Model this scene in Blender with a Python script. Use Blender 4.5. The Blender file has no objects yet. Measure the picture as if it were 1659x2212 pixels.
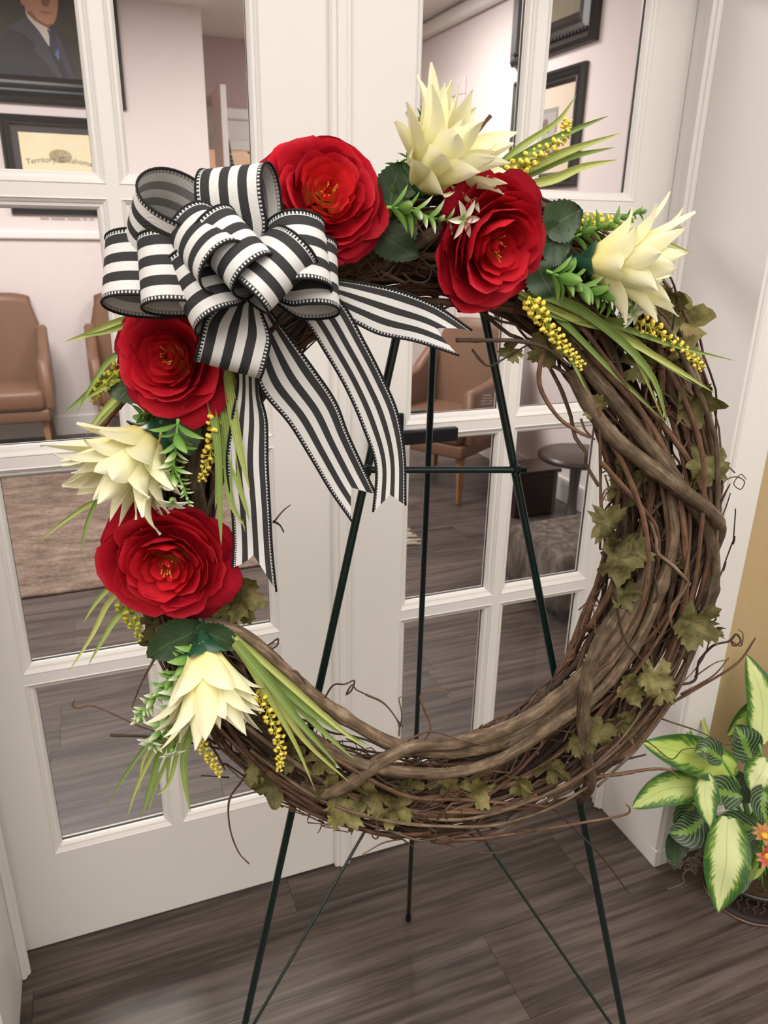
import bpy, bmesh, math, random
from mathutils import Vector, Matrix, noise
random.seed(7)
V = Vector
scn = bpy.context.scene
COL = scn.collection

# ---------------------------------------------------------------- camera
FPX, CW, CH = 1627.355, 829.5, 1106.0
CAM = V((-0.43957, -1.35087, 1.46159))
_yaw, _pit, _rol = 0.374804, 0.364835, 0.018925
FWD = V((math.sin(_yaw)*math.cos(_pit), math.cos(_yaw)*math.cos(_pit), -math.sin(_pit)))
_r0 = V((math.cos(_yaw), -math.sin(_yaw), 0)); _u0 = _r0.cross(FWD)
RGT = _r0*math.cos(_rol) + _u0*math.sin(_rol)
UPV = -_r0*math.sin(_rol) + _u0*math.cos(_rol)
cd = bpy.data.cameras.new('camera'); cam = bpy.data.objects.new('camera', cd); COL.objects.link(cam)
cam.matrix_world = Matrix(((RGT.x, UPV.x, -FWD.x, CAM.x), (RGT.y, UPV.y, -FWD.y, CAM.y), (RGT.z, UPV.z, -FWD.z, CAM.z), (0, 0, 0, 1)))
cd.sensor_fit = 'VERTICAL'; cd.sensor_height = 36; cd.sensor_width = 27; cd.lens = FPX/2212*36
cd.clip_start = 0.02; cd.clip_end = 60
cd.dof.use_dof = True; cd.dof.focus_distance = 0.86; cd.dof.aperture_fstop = 11
scn.camera = cam
scn.cycles.max_bounces = 7; scn.cycles.diffuse_bounces = 4; scn.cycles.glossy_bounces = 3; scn.cycles.transparent_max_bounces = 12
scn.cycles.caustics_reflective = False; scn.cycles.caustics_refractive = False
scn.view_settings.view_transform = 'Standard'; scn.view_settings.look = 'None'
scn.view_settings.gamma = 1; scn.view_settings.use_curve_mapping = False
scn.view_settings.exposure = 0.0

# ---------------------------------------------------------------- world and large lights
w = bpy.data.worlds.new('world'); scn.world = w; w.use_nodes = True
w.node_tree.nodes['Background'].inputs[0].default_value = (1, .95, .9, 1)
w.node_tree.nodes['Background'].inputs[1].default_value = 0.25
def area(name, loc, size, sizey, power, col=(1, .93, .85), rot=(0, 0, 0)):
    l = bpy.data.lights.new(name, 'AREA'); l.shape = 'RECTANGLE'; l.size = size; l.size_y = sizey
    l.energy = power; l.color = col
    o = bpy.data.objects.new(name, l); COL.objects.link(o); o.location = loc; o.rotation_euler = rot
    return o
# luminous ceiling panels of the front hall and the room beyond
LIGHTS = [((-1.25, -2.0, 2.69), 2.0, 2.2, 75, (1, .955, .905)), ((1.05, -2.0, 2.69), 1.8, 2.2, 57, (1, .955, .905)),
          ((-0.9, 2.3, 2.74), 1.2, 1.2, 118, (1, .93, .90)), ((1.1, 3.0, 2.74), .6, .6, 40, (1, .93, .9)), ((1.2, 5.7, 2.74), .6, .6, 60, (1, .85, .7))]
for i, (l, a, b, p, c) in enumerate(LIGHTS): area('ceiling_panel_light', l, a, b, p, c)

# ---------------------------------------------------------------- pixel -> place helpers (1659 x 2212 frame)
def ray(x, y): return FWD + RGT*((x-CW)/FPX) - UPV*((y-CH)/FPX)
def onY(x, y, Y): d = ray(x, y); return CAM + d*((Y-CAM.y)/d.y)
def onX(x, y, X): d = ray(x, y); return CAM + d*((X-CAM.x)/d.x)
def onZ(x, y, Z=0): d = ray(x, y); return CAM + d*((Z-CAM.z)/d.z)
# plane of the easel's front legs; the wreath hangs against it
WX = V((0.97036, -0.241664, 0)); WN = V((-0.241237, -0.968648, 0.059377)); WZ = V((0.014349, 0.057617, 0.998236))
WO = V((-0.040113, -0.62542, 0)) + WN*0.05
def WP(x, y, off=0.0):
    d = ray(x, y); return CAM + d*(((WO + WN*off - CAM).dot(WN))/d.dot(WN))
def WC(a, b, c=0.0): return WO + WX*a + WZ*b + WN*c

# ---------------------------------------------------------------- mesh helpers
ORG = {}
def org(o): return ORG.get(o.name, V((0, 0, 0))) if o else V((0, 0, 0))
def tag(o, label=None, cat=None, group=None, kind=None):
    if label: o['label'] = label
    if cat: o['category'] = cat
    if group: o['group'] = group
    if kind: o['kind'] = kind
    return o
def thing(name, loc, label, cat, group=None, kind=None):
    o = bpy.data.objects.new(name, None); COL.objects.link(o); o.location = loc; o.empty_display_size = .05
    ORG[o.name] = V(loc)
    return tag(o, label, cat, group, kind)
def mesh(name, vs, fs, mats, smooth=True, uv=None, mi=None):
    me = bpy.data.meshes.new(name); me.from_pydata([tuple(v) for v in vs], [], fs)
    for m in (mats if isinstance(mats, (list, tuple)) else [mats]): me.materials.append(m)
    if smooth: me.polygons.foreach_set('use_smooth', [True]*len(me.polygons))
    if mi: me.polygons.foreach_set('material_index', mi)
    if uv:
        l = me.uv_layers.new(name='UVMap'); d = []
        for p in me.polygons:
            for vi in p.vertices: d += [uv[vi][0], uv[vi][1]]
        l.data.foreach_set('uv', d)
    me.update(); return me
def mk(name, vs, fs, mats, parent=None, smooth=True, uv=None, mi=None, at=None):
    """one mesh object; vs are world coordinates"""
    o0 = V(at) if at is not None else org(parent)
    me = mesh(name, [V(v)-o0 for v in vs], fs, mats, smooth, uv, mi)
    o = bpy.data.objects.new(name, me); COL.objects.link(o)
    if parent: o.parent = parent; o.location = o0 - org(parent)
    else: o.location = o0
    ORG[o.name] = o0
    return o
def inst(name, me, parent, M):
    o = bpy.data.objects.new(name, me); COL.objects.link(o)
    if parent: o.parent = parent
    o.matrix_local = Matrix.Translation(-org(parent)) @ M
    ORG[o.name] = M.translation.copy()
    return o
def box(lo, hi, M=None):
    x0, y0, z0 = lo; x1, y1, z1 = hi
    vs = [V(p) for p in ((x0,y0,z0),(x1,y0,z0),(x1,y1,z0),(x0,y1,z0),(x0,y0,z1),(x1,y0,z1),(x1,y1,z1),(x0,y1,z1))]
    if M is not None: vs = [M @ v for v in vs]
    return vs, [(3,2,1,0),(4,5,6,7),(0,1,5,4),(1,2,6,5),(2,3,7,6),(3,0,4,7)]
def rbox(lo, hi, r, seg=3, M=None):
    bm = bmesh.new(); vs, fs = box(lo, hi); bv = [bm.verts.new(v) for v in vs]
    for f in fs: bm.faces.new([bv[i] for i in f])
    bmesh.ops.bevel(bm, geom=bm.edges[:], offset=r, segments=seg, profile=.5, affect='EDGES')
    bm.verts.index_update()
    a = [ (M @ v.co) if M is not None else v.co.copy() for v in bm.verts]; b = [tuple(v.index for v in f.verts) for f in bm.faces]
    bm.free(); return a, b
class MB:
    def __init__(s): s.v = []; s.f = []; s.uv = []
    def add(s, vf, uv=None):
        n = len(s.v); s.v += list(vf[0]); s.f += [tuple(i+n for i in f) for f in vf[1]]
        if uv: s.uv += uv
        return s
    def build(s, name, m, parent=None, smooth=False, at=None):
        return mk(name, s.v, s.f, m, parent, smooth, s.uv if s.uv and len(s.uv) == len(s.v) else None, at=at)
def catmull(P, n):
    P = [V(p) for p in P]
    if len(P) == 2: return [P[0].lerp(P[1], i/n) for i in range(n+1)]
    Q = [P[0]*2-P[1]] + P + [P[-1]*2-P[-2]]; out = []; seg = len(P)-1
    for i in range(n+1):
        t = i/n*seg; k = min(int(t), seg-1); t -= k
        a, b, c, d = Q[k:k+4]
        out.append(.5*((2*b)+(c-a)*t+(2*a-5*b+4*c-d)*t*t+(3*b-a-3*c+d)*t**3))
    return out
def tube(P, rad, sides=6, cap=True, uvlen=None):
    n = len(P); R = rad if isinstance(rad, (list, tuple)) else [rad]*n
    vs = []; fs = []; uv = []
    t0 = (P[1]-P[0]).normalized(); a = t0.orthogonal().normalized(); L = 0
    for i in range(n):
        t = (P[min(i+1, n-1)]-P[max(i-1, 0)])
        t = t.normalized() if t.length > 1e-9 else t0
        a = (a - t*a.dot(t)); a = a.normalized() if a.length > 1e-6 else t.orthogonal().normalized()
        b = t.cross(a)
        if i: L += (P[i]-P[i-1]).length
        for k in range(sides):
            an = 2*math.pi*k/sides; vs.append(P[i]+(a*math.cos(an)+b*math.sin(an))*R[i]); uv.append((k/sides, L))
        t0 = t
    for i in range(n-1):
        for k in range(sides):
            k2 = (k+1) % sides; fs.append((i*sides+k, i*sides+k2, (i+1)*sides+k2, (i+1)*sides+k))
    if cap: fs.append(tuple(range(sides))[::-1]); fs.append(tuple((n-1)*sides+k for k in range(sides)))
    return vs, fs, uv
def grid(fn, nu, nv):
    """fn(u,v) u,v in 0..1 -> point"""
    vs = []; uv = []; fs = []
    for j in range(nv+1):
        for i in range(nu+1):
            u, v = i/nu, j/nv; vs.append(fn(u, v)); uv.append((u, v))
    for j in range(nv):
        for i in range(nu):
            a = j*(nu+1)+i; fs.append((a, a+1, a+nu+2, a+nu+1))
    return vs, fs, uv
def lathe(prof, n=32, M=None):
    vs = []; fs = []; m = len(prof)
    for i in range(n):
        c, s = math.cos(2*math.pi*i/n), math.sin(2*math.pi*i/n)
        for r, z in prof: vs.append(V((r*c, r*s, z)))
    for i in range(n):
        j = (i+1) % n
        for k in range(m-1): fs.append((i*m+k, j*m+k, j*m+k+1, i*m+k+1))
    if M is not None: vs = [M @ v for v in vs]
    return vs, fs
def frameM(o, x, y, z): return Matrix(((x.x, y.x, z.x, o.x), (x.y, y.y, z.y, o.y), (x.z, y.z, z.z, o.z), (0, 0, 0, 1)))
def axisM(o, z, xhint=None):
    z = z.normalized(); x = (xhint if xhint is not None else z.orthogonal()); x = (x - z*x.dot(z)).normalized()
    return frameM(o, x, z.cross(x), z)
def smooth01(x): x = max(0, min(1, x)); return x*x*(3-2*x)

# ---------------------------------------------------------------- materials
class NT:
    def __init__(s, name):
        s.m = bpy.data.materials.new(name); s.m.use_nodes = True; s.t = s.m.node_tree
        s.b = s.t.nodes['Principled BSDF']; s.out = s.t.nodes['Material Output']
    def n(s, typ, **kw):
        nd = s.t.nodes.new(typ)
        for k, v in kw.items(): setattr(nd, k, v)
        return nd
    def l(s, a, b): s.t.links.new(a, b)
    def math(s, op, a, b=None, c=None):
        nd = s.n('ShaderNodeMath', operation=op)
        for i, q in enumerate((a, b, c)):
            if q is None: continue
            if isinstance(q, (int, float)): nd.inputs[i].default_value = q
            else: s.l(q, nd.inputs[i])
        return nd.outputs[0]
    def ramp(s, fac, stops, interp='LINEAR'):
        nd = s.n('ShaderNodeValToRGB'); cr = nd.color_ramp; cr.interpolation = interp
        while len(cr.elements) < len(stops): cr.elements.new(.5)
        for e, (p, c) in zip(cr.elements, stops): e.position = p; e.color = (*c, 1) if len(c) == 3 else c
        s.l(fac, nd.inputs[0]); return nd.outputs[0]
    def mix(s, fac, a, b, mode='MIX'):
        nd = s.n('ShaderNodeMix', data_type='RGBA', blend_type=mode)
        for i, q in ((0, fac), (6, a), (7, b)):
            if isinstance(q, (int, float)): nd.inputs[i].default_value = q
            elif isinstance(q, tuple): nd.inputs[i].default_value = (*q, 1) if len(q) == 3 else q
            else: s.l(q, nd.inputs[i])
        return nd.outputs[2]
    def noise(s, scale, detail=3, vec=None, rough=.5, dist=0):
        nd = s.n('ShaderNodeTexNoise'); nd.inputs['Scale'].default_value = scale; nd.inputs['Detail'].default_value = detail
        nd.inputs['Roughness'].default_value = rough; nd.inputs['Distortion'].default_value = dist
        if vec is not None: s.l(vec, nd.inputs['Vector'])
        return nd.outputs['Fac']
    def pos(s): return s.n('ShaderNodeNewGeometry').outputs['Position']
    def objc(s): return s.n('ShaderNodeTexCoord').outputs['Object']
    def uv(s):
        t = s.n('ShaderNodeTexCoord').outputs['UV']; x = s.n('ShaderNodeSeparateXYZ'); s.l(t, x.inputs[0]); return t, x.outputs[0], x.outputs[1]
    def vmul(s, vec, k, add=None):
        nd = s.n('ShaderNodeVectorMath', operation='MULTIPLY'); s.l(vec, nd.inputs[0]); nd.inputs[1].default_value = k
        o = nd.outputs[0]
        if add is not None:
            a = s.n('ShaderNodeVectorMath', operation='ADD'); s.l(o, a.inputs[0]); s.l(add, a.inputs[1]); o = a.outputs[0]
        return o
    def rnd(s): return s.n('ShaderNodeObjectInfo').outputs['Random']
    def bump(s, h, strength=.3, dist=.002):
        nd = s.n('ShaderNodeBump'); nd.inputs['Strength'].default_value = strength; nd.inputs['Distance'].default_value = dist
        s.l(h, nd.inputs['Height']); s.l(nd.outputs[0], s.b.inputs['Normal'])
    def base(s, c):
        if isinstance(c, tuple): s.b.inputs['Base Color'].default_value = (*c, 1)
        else: s.l(c, s.b.inputs['Base Color'])
        s.bc = c
    def rough(s, r, spec=None):
        s.b.inputs['Roughness'].default_value = r
        if spec is not None: s.b.inputs['Specular IOR Level'].default_value = spec
    def translucent(s, f):
        tr = s.n('ShaderNodeBsdfTranslucent'); mx = s.n('ShaderNodeMixShader'); mx.inputs[0].default_value = f
        if isinstance(s.bc, tuple): tr.inputs[0].default_value = (*s.bc, 1)
        else: s.l(s.bc, tr.inputs[0])
        s.l(s.b.outputs[0], mx.inputs[1]); s.l(tr.outputs[0], mx.inputs[2]); s.l(mx.outputs[0], s.out.inputs[0])
def plain(name, c, rough=.5, spec=.5, var=0, scale=20, metal=0, bump=0):
    m = NT(name); m.rough(rough, spec); m.b.inputs['Metallic'].default_value = metal
    if var or bump:
        f = m.noise(scale, 4, m.pos())
        m.base(m.mix(f, tuple(max(0, x*(1-var)) for x in c), tuple(min(1, x*(1+var)) for x in c)))
        if bump: m.bump(f, bump, .001)
    else: m.base(c)
    return m.m
M = {}
M['white'] = plain('white_paint', (.79, .765, .735), .38, .4, .025, 6)
M['trim'] = plain('trim_paint', (.76, .735, .71), .4, .4, .03, 5)
M['tan'] = plain('tan_wall_paint', (.50, .37, .20), .7, .3, .06, 40, bump=.15)
M['hall'] = plain('hall_wall_paint', (.76, .72, .67), .7, .3, .03, 30)
M['pink'] = plain('pale_pink_wall_paint', (.71, .64, .622), .75, .3, .02, 12)
M['mauve'] = plain('mauve_wall_paint', (.52, .39, .375), .75, .3, .03, 12)
M['brownwall'] = plain('brown_wall_paint', (.42, .30, .23), .75, .3, .05, 12)
M['ceil'] = plain('ceiling_paint', (.78, .74, .70), .8, .2)
M['black'] = plain('matte_black_metal', (.006, .006, .008), .5, .25)
M['easel'] = plain('dark_green_enamel', (.0035, .0125, .011), .25, .45)
M['frame'] = plain('black_lacquer_frame', (.012, .011, .012), .3, .5)
M['framec'] = plain('carved_black_frame', (.014, .012, .012), .45, .5, .4, 90, bump=.8)
def m_plank():
    m = NT('vinyl_plank'); p = m.pos(); r = m.rnd()
    ofs = m.n('ShaderNodeCombineXYZ'); m.l(m.math('MULTIPLY', r, 13.0), ofs.inputs[0]); m.l(m.math('MULTIPLY', r, 7.0), ofs.inputs[1])
    v1 = m.vmul(p, (.9, 9, 1), ofs.outputs[0]); v2 = m.vmul(p, (2.0, 46, 1), ofs.outputs[0])
    big = m.noise(1.4, 4, v1, .55, .9); fine = m.noise(2.2, 5, v2, .65, .4)
    wv = m.n('ShaderNodeTexWave', wave_type='BANDS', bands_direction='Y'); m.l(m.vmul(p, (.8, 7, 1), ofs.outputs[0]), wv.inputs['Vector'])
    wv.inputs['Scale'].default_value = 1.3; wv.inputs['Distortion'].default_value = 7; wv.inputs['Detail'].default_value = 3; wv.inputs['Detail Scale'].default_value = .8
    f = m.math('ADD', m.math('MULTIPLY', big, .50), m.math('ADD', m.math('MULTIPLY', fine, .46), m.math('MULTIPLY', wv.outputs['Fac'], .06)))
    c = m.ramp(f, [(.36, (.022, .0155, .0135)), (.46, (.053, .039, .033)), (.56, (.096, .073, .062)), (.70, (.150, .118, .101))])
    br = m.math('ADD', m.math('MULTIPLY', r, .22), .87)
    cb = m.n('ShaderNodeCombineColor'); [m.l(br, cb.inputs[i]) for i in range(3)]
    m.base(m.mix(1.0, c, cb.outputs[0], 'MULTIPLY')); m.rough(.42, .45); m.bump(fine, .12, .001)
    return m.m
M['plank'] = m_plank()
M['slab'] = plain('floor_slab', (.02, .015, .013), .9)
def m_glass():
    m = NT('clear_pane'); t = m.t
    tr = m.n('ShaderNodeBsdfTransparent'); tr.inputs[0].default_value = (.955, .965, .96, 1)
    gl = m.n('ShaderNodeBsdfGlossy'); gl.inputs['Roughness'].default_value = .015; gl.inputs[0].default_value = (1, 1, 1, 1)
    fr = m.n('ShaderNodeFresnel'); fr.inputs['IOR'].default_value = 1.5
    mx = m.n('ShaderNodeMixShader'); m.l(m.math('ADD', m.math('MULTIPLY', fr.outputs[0], .85), .0), mx.inputs[0]); m.l(tr.outputs[0], mx.inputs[1]); m.l(gl.outputs[0], mx.inputs[2])
    m.l(mx.outputs[0], m.out.inputs[0]); return m.m
M['glass'] = m_glass()

# ================================================================ the setting
SD = 0.9333
JX = 0.7112; JY = -0.26; WT = 2.75; DT = 2.06
def sbox(name, lo, hi, m, parent=None, kind='structure'):
    vs, fs = box(lo, hi); o = mk(name, vs, fs, m, parent, False)
    if not parent: o['kind'] = kind
    return o
floor = sbox('floor', (-3.2, -3.6, -.06), (2.6, 7.4, -.0045), M['slab'])
pm = mesh('plank', *box((-.5, -.5, -.5), (.5, .5, .5)), M['plank'], False)
rw, ln = 0.2, 1.22
row = 0
y = -1.5
while y < 6.9:
    off = random.uniform(0, ln)
    if abs(y+.5) < .01: off = (.227+3.2) % ln
    x = -3.2 + off - ln
    while x < 2.6:
        a, b = max(x, -3.2), min(x+ln, 2.6)
        vis = (y < .5 and a < 2.6 and b > -2.0) or (y >= .3 and b > -1.75 - max(0, 0) and a < 2.1)
        if b-a > .02 and vis:
            cx, cy = (a+b)/2, y+rw/2
            inst('plank', pm, floor, Matrix.Translation((cx, cy, -.002)) @ Matrix.Diagonal((b-a-.0008, rw-.0008, .004, 1)))
        x += ln
    y = round(y+rw, 4); row += 1
# front hall: wall with the door opening, other walls and ceiling
sbox('wall_front_right', (JX+.075, JY+.012, 0), (2.6, .10, WT), M['tan'])
sbox('wall_front_left', (-3.2, JY+.012, 0), (-JX-.075, .10, WT), M['tan'])
sbox('wall_above_doors', (-JX-.075, JY+.012, DT+.09), (JX+.075, .10, WT), M['tan'])
sbox('wall_hall_left', (-3.3, -3.6, 0), (-3.2, 7.4, WT), M['hall'])
sbox('wall_hall_right', (2.6, -3.6, 0), (2.7, JY, WT), M['hall'])
sbox('wall_hall_back', (-3.2, -3.7, 0), (2.6, -3.6, WT), M['hall'])
sbox('ceiling', (-3.3, -3.7, 2.75), (2.7, 7.5, 2.83), M['ceil'])
# jambs: lining, stop moulding, casing
for s in (-1, 1):
    t = thing('trim_1' if s > 0 else 'trim_2', (s*JX, JY, 0), None, None, kind='structure')
    def P(lo, hi, nm, r=.0015):
        xs = sorted((s*lo[0], s*hi[0]))
        a = rbox((xs[0], lo[1], lo[2]), (xs[1], hi[1], hi[2]), r, 1); mk(nm, *a, M['trim'], t, False)
    P((JX, JY-.0135, 0), (JX+.03, .03, DT+.02), 'jamb_lining')
    P((JX-.010, -.070, 0), (JX+.002, -.034, DT), 'door_stop', .004)
    P((JX-.016, -.062, 0), (JX+.002, -.050, DT), 'door_stop_bead', .004)
    P((JX+.003, JY-.016, 0), (JX+.098, JY+.013, DT+.08), 'casing', .004)
    P((JX+.006, JY-.021, 0), (JX+.020, JY-.010, DT+.02), 'casing_bead', .004)
    P((JX-.001, JY-.019, 0), (JX+.101, JY+.002, .05), 'plinth_block', .002)
    P((JX+.098, JY-.012, 0), (2.3, JY+.013, .11), 'baseboard', .004)
t = thing('trim_3', (0, JY, DT), None, None, kind='structure')
mk('head_lining', *box((-JX, JY, DT), (JX, .03, DT+.03)), M['trim'], t, False)
mk('head_casing', *box((-JX-.085, JY-.014, DT+.01), (JX+.085, JY+.013, DT+.085)), M['trim'], t, False)

# ---------------------------------------------------------------- French doors
ROWS = [(.2391, .6475), (.6675, 1.0665), (1.0855, 1.4925), (1.5115, 1.92)]
COLS = [(.133, .3655), (.3835, .622)]
DTH = .04
def etched(lines, parent, px, py, h, Y=.0065):
    """small stamp of letters on the pane"""
    p = onY(px, py, Y); mb = MB()
    for k, s in enumerate(lines):
        v, f = text_mesh(s, h); mb.add(([V((p.x+q.x, Y, p.z - k*h*1.5 + q.y)) for q in v], f))
    mb.build('etched_stamp', M['etch'], parent)
_tc = {}
def text_mesh(s, h):
    c = bpy.data.curves.new('t', 'FONT'); c.body = s; c.size = h; c.align_x = 'CENTER'; c.resolution_u = 2
    o = bpy.data.objects.new('t', c); COL.objects.link(o)
    dg = bpy.context.evaluated_depsgraph_get(); me = bpy.data.meshes.new_from_object(o.evaluated_get(dg))
    v = [q.co.copy() for q in me.vertices]; f = [tuple(p.vertices) for p in me.polygons]
    bpy.data.objects.remove(o); bpy.data.curves.remove(c); bpy.data.meshes.remove(me); return v, f
_e = NT('etched_white'); _e.base((.75, .75, .73)); _e.rough(.9); _t = _e.n('ShaderNodeBsdfTransparent'); _x = _e.n('ShaderNodeMixShader'); _x.inputs[0].default_value = .55; _e.l(_e.b.outputs[0], _x.inputs[1]); _e.l(_t.outputs[0], _x.inputs[2]); _e.l(_x.outputs[0], _e.out.inputs[0]); M['etch'] = _e.m
def ringframe(x0, x1, z0, z1, prof):
    """mitred moulding round an opening: prof = [(inset, y)...]"""
    vs = []; fs = []; m = len(prof)
    for (cx, cz, sx, sz) in ((x0, z0, 1, 1), (x1, z0, -1, 1), (x1, z1, -1, -1), (x0, z1, 1, -1)):
        for (d, yy) in prof: vs.append(V((cx+sx*d, yy, cz+sz*d)))
    for i in range(4):
        j = (i+1) % 4
        for k in range(m-1): fs.append((i*m+k, j*m+k, j*m+k+1, i*m+k+1))
    return vs, fs
def make_door(s, name, label):
    d = thing(name, (s*JX/2, 0, 0), label, 'door', kind='structure')
    def P(nm, x0, x1, z0, z1, y0=0, y1=DTH, m='white', r=0):
        xs = sorted((s*x0, s*x1)); return mk(nm, *box((xs[0], y0, z0), (xs[1], y1, z1)), M[m], d, False)
    e = .0015
    P('stile', e, COLS[0][0], .004, DT-.004); P('stile', COLS[1][1], JX-e, .004, DT-.004)
    P('bottom_rail', COLS[0][0], COLS[1][1], .004, ROWS[0][0]); P('top_rail', COLS[0][0], COLS[1][1], ROWS[-1][1], DT-.004)
    P('mullion', COLS[0][1], COLS[1][0], ROWS[0][0], ROWS[-1][1])
    for k in range(3):
        for c in COLS: P('muntin', c[0], c[1], ROWS[k][1], ROWS[k+1][0])
    panes = {}
    for k, (z0, z1) in enumerate(ROWS):
        for j, (a, b) in enumerate(COLS):
            xs = sorted((s*a, s*b))
            for side in (0, 1):
                pr = [(0, 0), (.002, -.0012), (.004, .001), (.0075, .0035), (.0085, .0055), (.013, .0065), (.0165, .0105), (.018, .0135), (.018, .0165)]
                pr = pr if side == 0 else [(q, DTH-yy) for q, yy in pr]
                v, f = ringframe(xs[0], xs[1], z0, z1, pr)
                mk('glazing_bead', v, f if side == 0 else [q[::-1] for q in f], M['white'], d, False)
            vs, fs = box((xs[0]+.004, .017, z0+.004), (xs[1]-.004, .021, z1-.004))
            panes[(k, j)] = mk('pane', [vs[0], vs[1], vs[5], vs[4]], [(0, 1, 2, 3)], M['glass'], d, False)
    return d, panes
door1, panes1 = make_door(-1, 'door_1', 'white glazed door leaf behind the bow, portrait wall seen through it')
door2, panes2 = make_door(1, 'door_2', 'white glazed door leaf with black lever handle behind the easel')
# astragal moulding where the leaves meet
pr = [(-.021, 0), (-.021, -.006), (-.017, -.010), (-.010, -.010), (-.008, -.014), (.006, -.014), (.008, -.010), (.014, -.010), (.018, -.006), (.018, 0)]
n = len(pr); vs = [V((x, yy, z)) for z in (-.0 + .001, DT-.004) for x, yy in pr]
mk('astragal', vs, [(k, k+1, n+k+1, n+k) for k in range(n-1)] + [tuple(range(n))], M['white'], door1, False)
etched(['TEMPERED', '16 CFR 1201 II', 'ANSI Z97.1-2015', 'SAFETY GLASS'], panes1[(3, 0)], 507, 336, .0042, .0165)
etched(['TEMPERED', '16 CFR 1201 II', 'ANSI Z97.1-2015', 'SAFETY GLASS'], panes1[(3, 1)], 148, 318, .0042, .0165)
etched(['TEMPERED', '16 CFR 1201 II', 'ANSI Z97.1-2015', 'SAFETY GLASS'], panes2[(2, 0)], 1052, 855, .0040, .0165)
# lever sets on both faces of the right leaf
def lever(yf, dirn):
    c = (.0915, 1.078)
    lo = sorted((yf, yf+dirn*.009)); ro = mk('handle_rosette', *rbox((c[0]-.036, lo[0], c[1]-.036), (c[0]+.036, lo[1], c[1]+.036), .002, 2), M['black'], door2, False)
    hy = yf+dirn*.055
    v, f = lathe([(.0, 0), (.012, 0), (.012, .05), (0, .05)], 16); v = [V((c[0]+q.x, yf+dirn*q.z, c[1]+q.y)) for q in v]
    mk('handle_neck', v, f, M['black'], door2, True)
    lo = sorted((hy-.008, hy+.008)); mk('lever', *rbox((c[0]-.016, lo[0], c[1]-.0135), (c[0]+.130, lo[1], c[1]+.0135), .0025, 2), M['black'], door2, False)
lever(0, -1); lever(DTH, 1)

# ---------------------------------------------------------------- room beyond
BY, RX = 4.4, 2.0
wf = sbox('wall_far', (-3.2, BY, 0), (.485, BY+.12, WT), M['pink'])
wr = sbox('wall_right', (RX, .10, 0), (RX+.1, 7.4, WT), M['pink'])
sbox('wall_corridor_end', (-.6, 7.3, 0), (RX, 7.4, WT), M['brownwall'])
sbox('wall_corridor_left', (-.6, 4.52, 0), (-.5, 7.3, WT), M['mauve'])
sbox('wall_room_back', (JX+.09, .10, 0), (RX, .14, WT), M['pink'])
sbox('wall_room_back_left', (-3.2, .10, 0), (-JX-.09, .14, WT), M['pink'])
def strip(name, lo, hi, m='trim', r=.004):
    o = mk(name, *rbox(lo, hi, r, 2), M[m], None, False); o['kind'] = 'structure'; return o
strip('trim_4', (-3.2, BY-.028, 1.33), (.485, BY, 1.385), 'white', .01)
strip('baseboard_far', (-3.2, BY-.016, 0), (.485, BY, .14))
strip('baseboard_right', (RX-.016, .14, 0), (RX, 7.3, .14))
strip('trim_5', (RX-.07, .14, 2.66), (RX, 7.3, 2.745), 'white', .02)
# header across the corridor opening and its mouldings
sbox('wall_corridor_header', (.485, 5.2, 2.25), (RX, 5.32, WT), M['mauve'])
strip('trim_6', (.485, 5.16, 2.20), (RX, 5.22, 2.28), 'white', .012)
strip('trim_7', (.485, 5.17, 1.98), (RX, 5.21, 2.06), 'white', .012)
sbox('wall_corridor_transom', (.485, 5.2, 2.04), (RX, 5.3, 2.22), M['trim'])
# white door frame at the far end of the right wall
a = onX(975, 168, RX); b = onX(1000, 165, RX)
t = thing('door_3', (RX, 3.9, 0), 'white panelled door in the right wall behind the cream flower', 'door', kind='structure')
mk('casing', *rbox((RX-.02, 3.55, 0), (RX, 3.65, 2.249), .004, 1), M['pink'], t, False)
mk('casing', *rbox((RX-.02, 4.27, 0), (RX, 4.37, 2.249), .004, 1), M['pink'], t, False)
mk('head_casing', *rbox((RX-.02, 3.55, 2.25), (RX, 4.37, 2.35), .004, 1), M['pink'], t, False)
mk('leaf', *rbox((RX-.012, 3.65, 0), (RX, 4.27, 2.25), .003, 1), M['pink'], t, False)
for z0, z1 in ((.3, 1.0), (1.2, 2.05)):
    mk('panel', *rbox((RX-.018, 3.75, z0), (RX-.010, 4.17, z1), .003, 1), M['pink'], t, False)

# ================================================================ plant and fabric materials
def m_bark(name, cs, sc=60):
    m = NT(name); p = m.pos(); _, u, v = m.uv()
    cmb = m.n('ShaderNodeCombineXYZ'); m.l(m.math('MULTIPLY', u, 6.0), cmb.inputs[0]); m.l(m.math('MULTIPLY', v, 14.0), cmb.inputs[1]); m.l(m.math('MULTIPLY', m.rnd(), 50.0), cmb.inputs[2])
    f1 = m.noise(1.8, 5, cmb.outputs[0], .65); f2 = m.noise(sc, 4, p, .6)
    f = m.math('ADD', m.math('MULTIPLY', f1, .65), m.math('MULTIPLY', f2, .35))
    c = m.ramp(f, [(.34, cs[0]), (.5, cs[1]), (.64, cs[2])])
    br = m.math('ADD', m.math('MULTIPLY', m.rnd(), .5), .72)
    cb = m.n('ShaderNodeCombineColor'); [m.l(br, cb.inputs[i]) for i in range(3)]
    m.base(m.mix(1.0, c, cb.outputs[0], 'MULTIPLY')); m.rough(.75, .3); m.bump(f, .8, .0018); return m.m
M['bark'] = m_bark('grey_brown_bark', [(.040, .026, .016), (.125, .085, .052), (.26, .19, .125)])
M['barkthin'] = m_bark('reddish_vine_bark', [(.038, .020, .013), (.130, .068, .040), (.24, .14, .088)])
M['barkdark'] = m_bark('dark_vine_bark', [(.022, .014, .010), (.060, .038, .025), (.11, .075, .05)])
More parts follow.
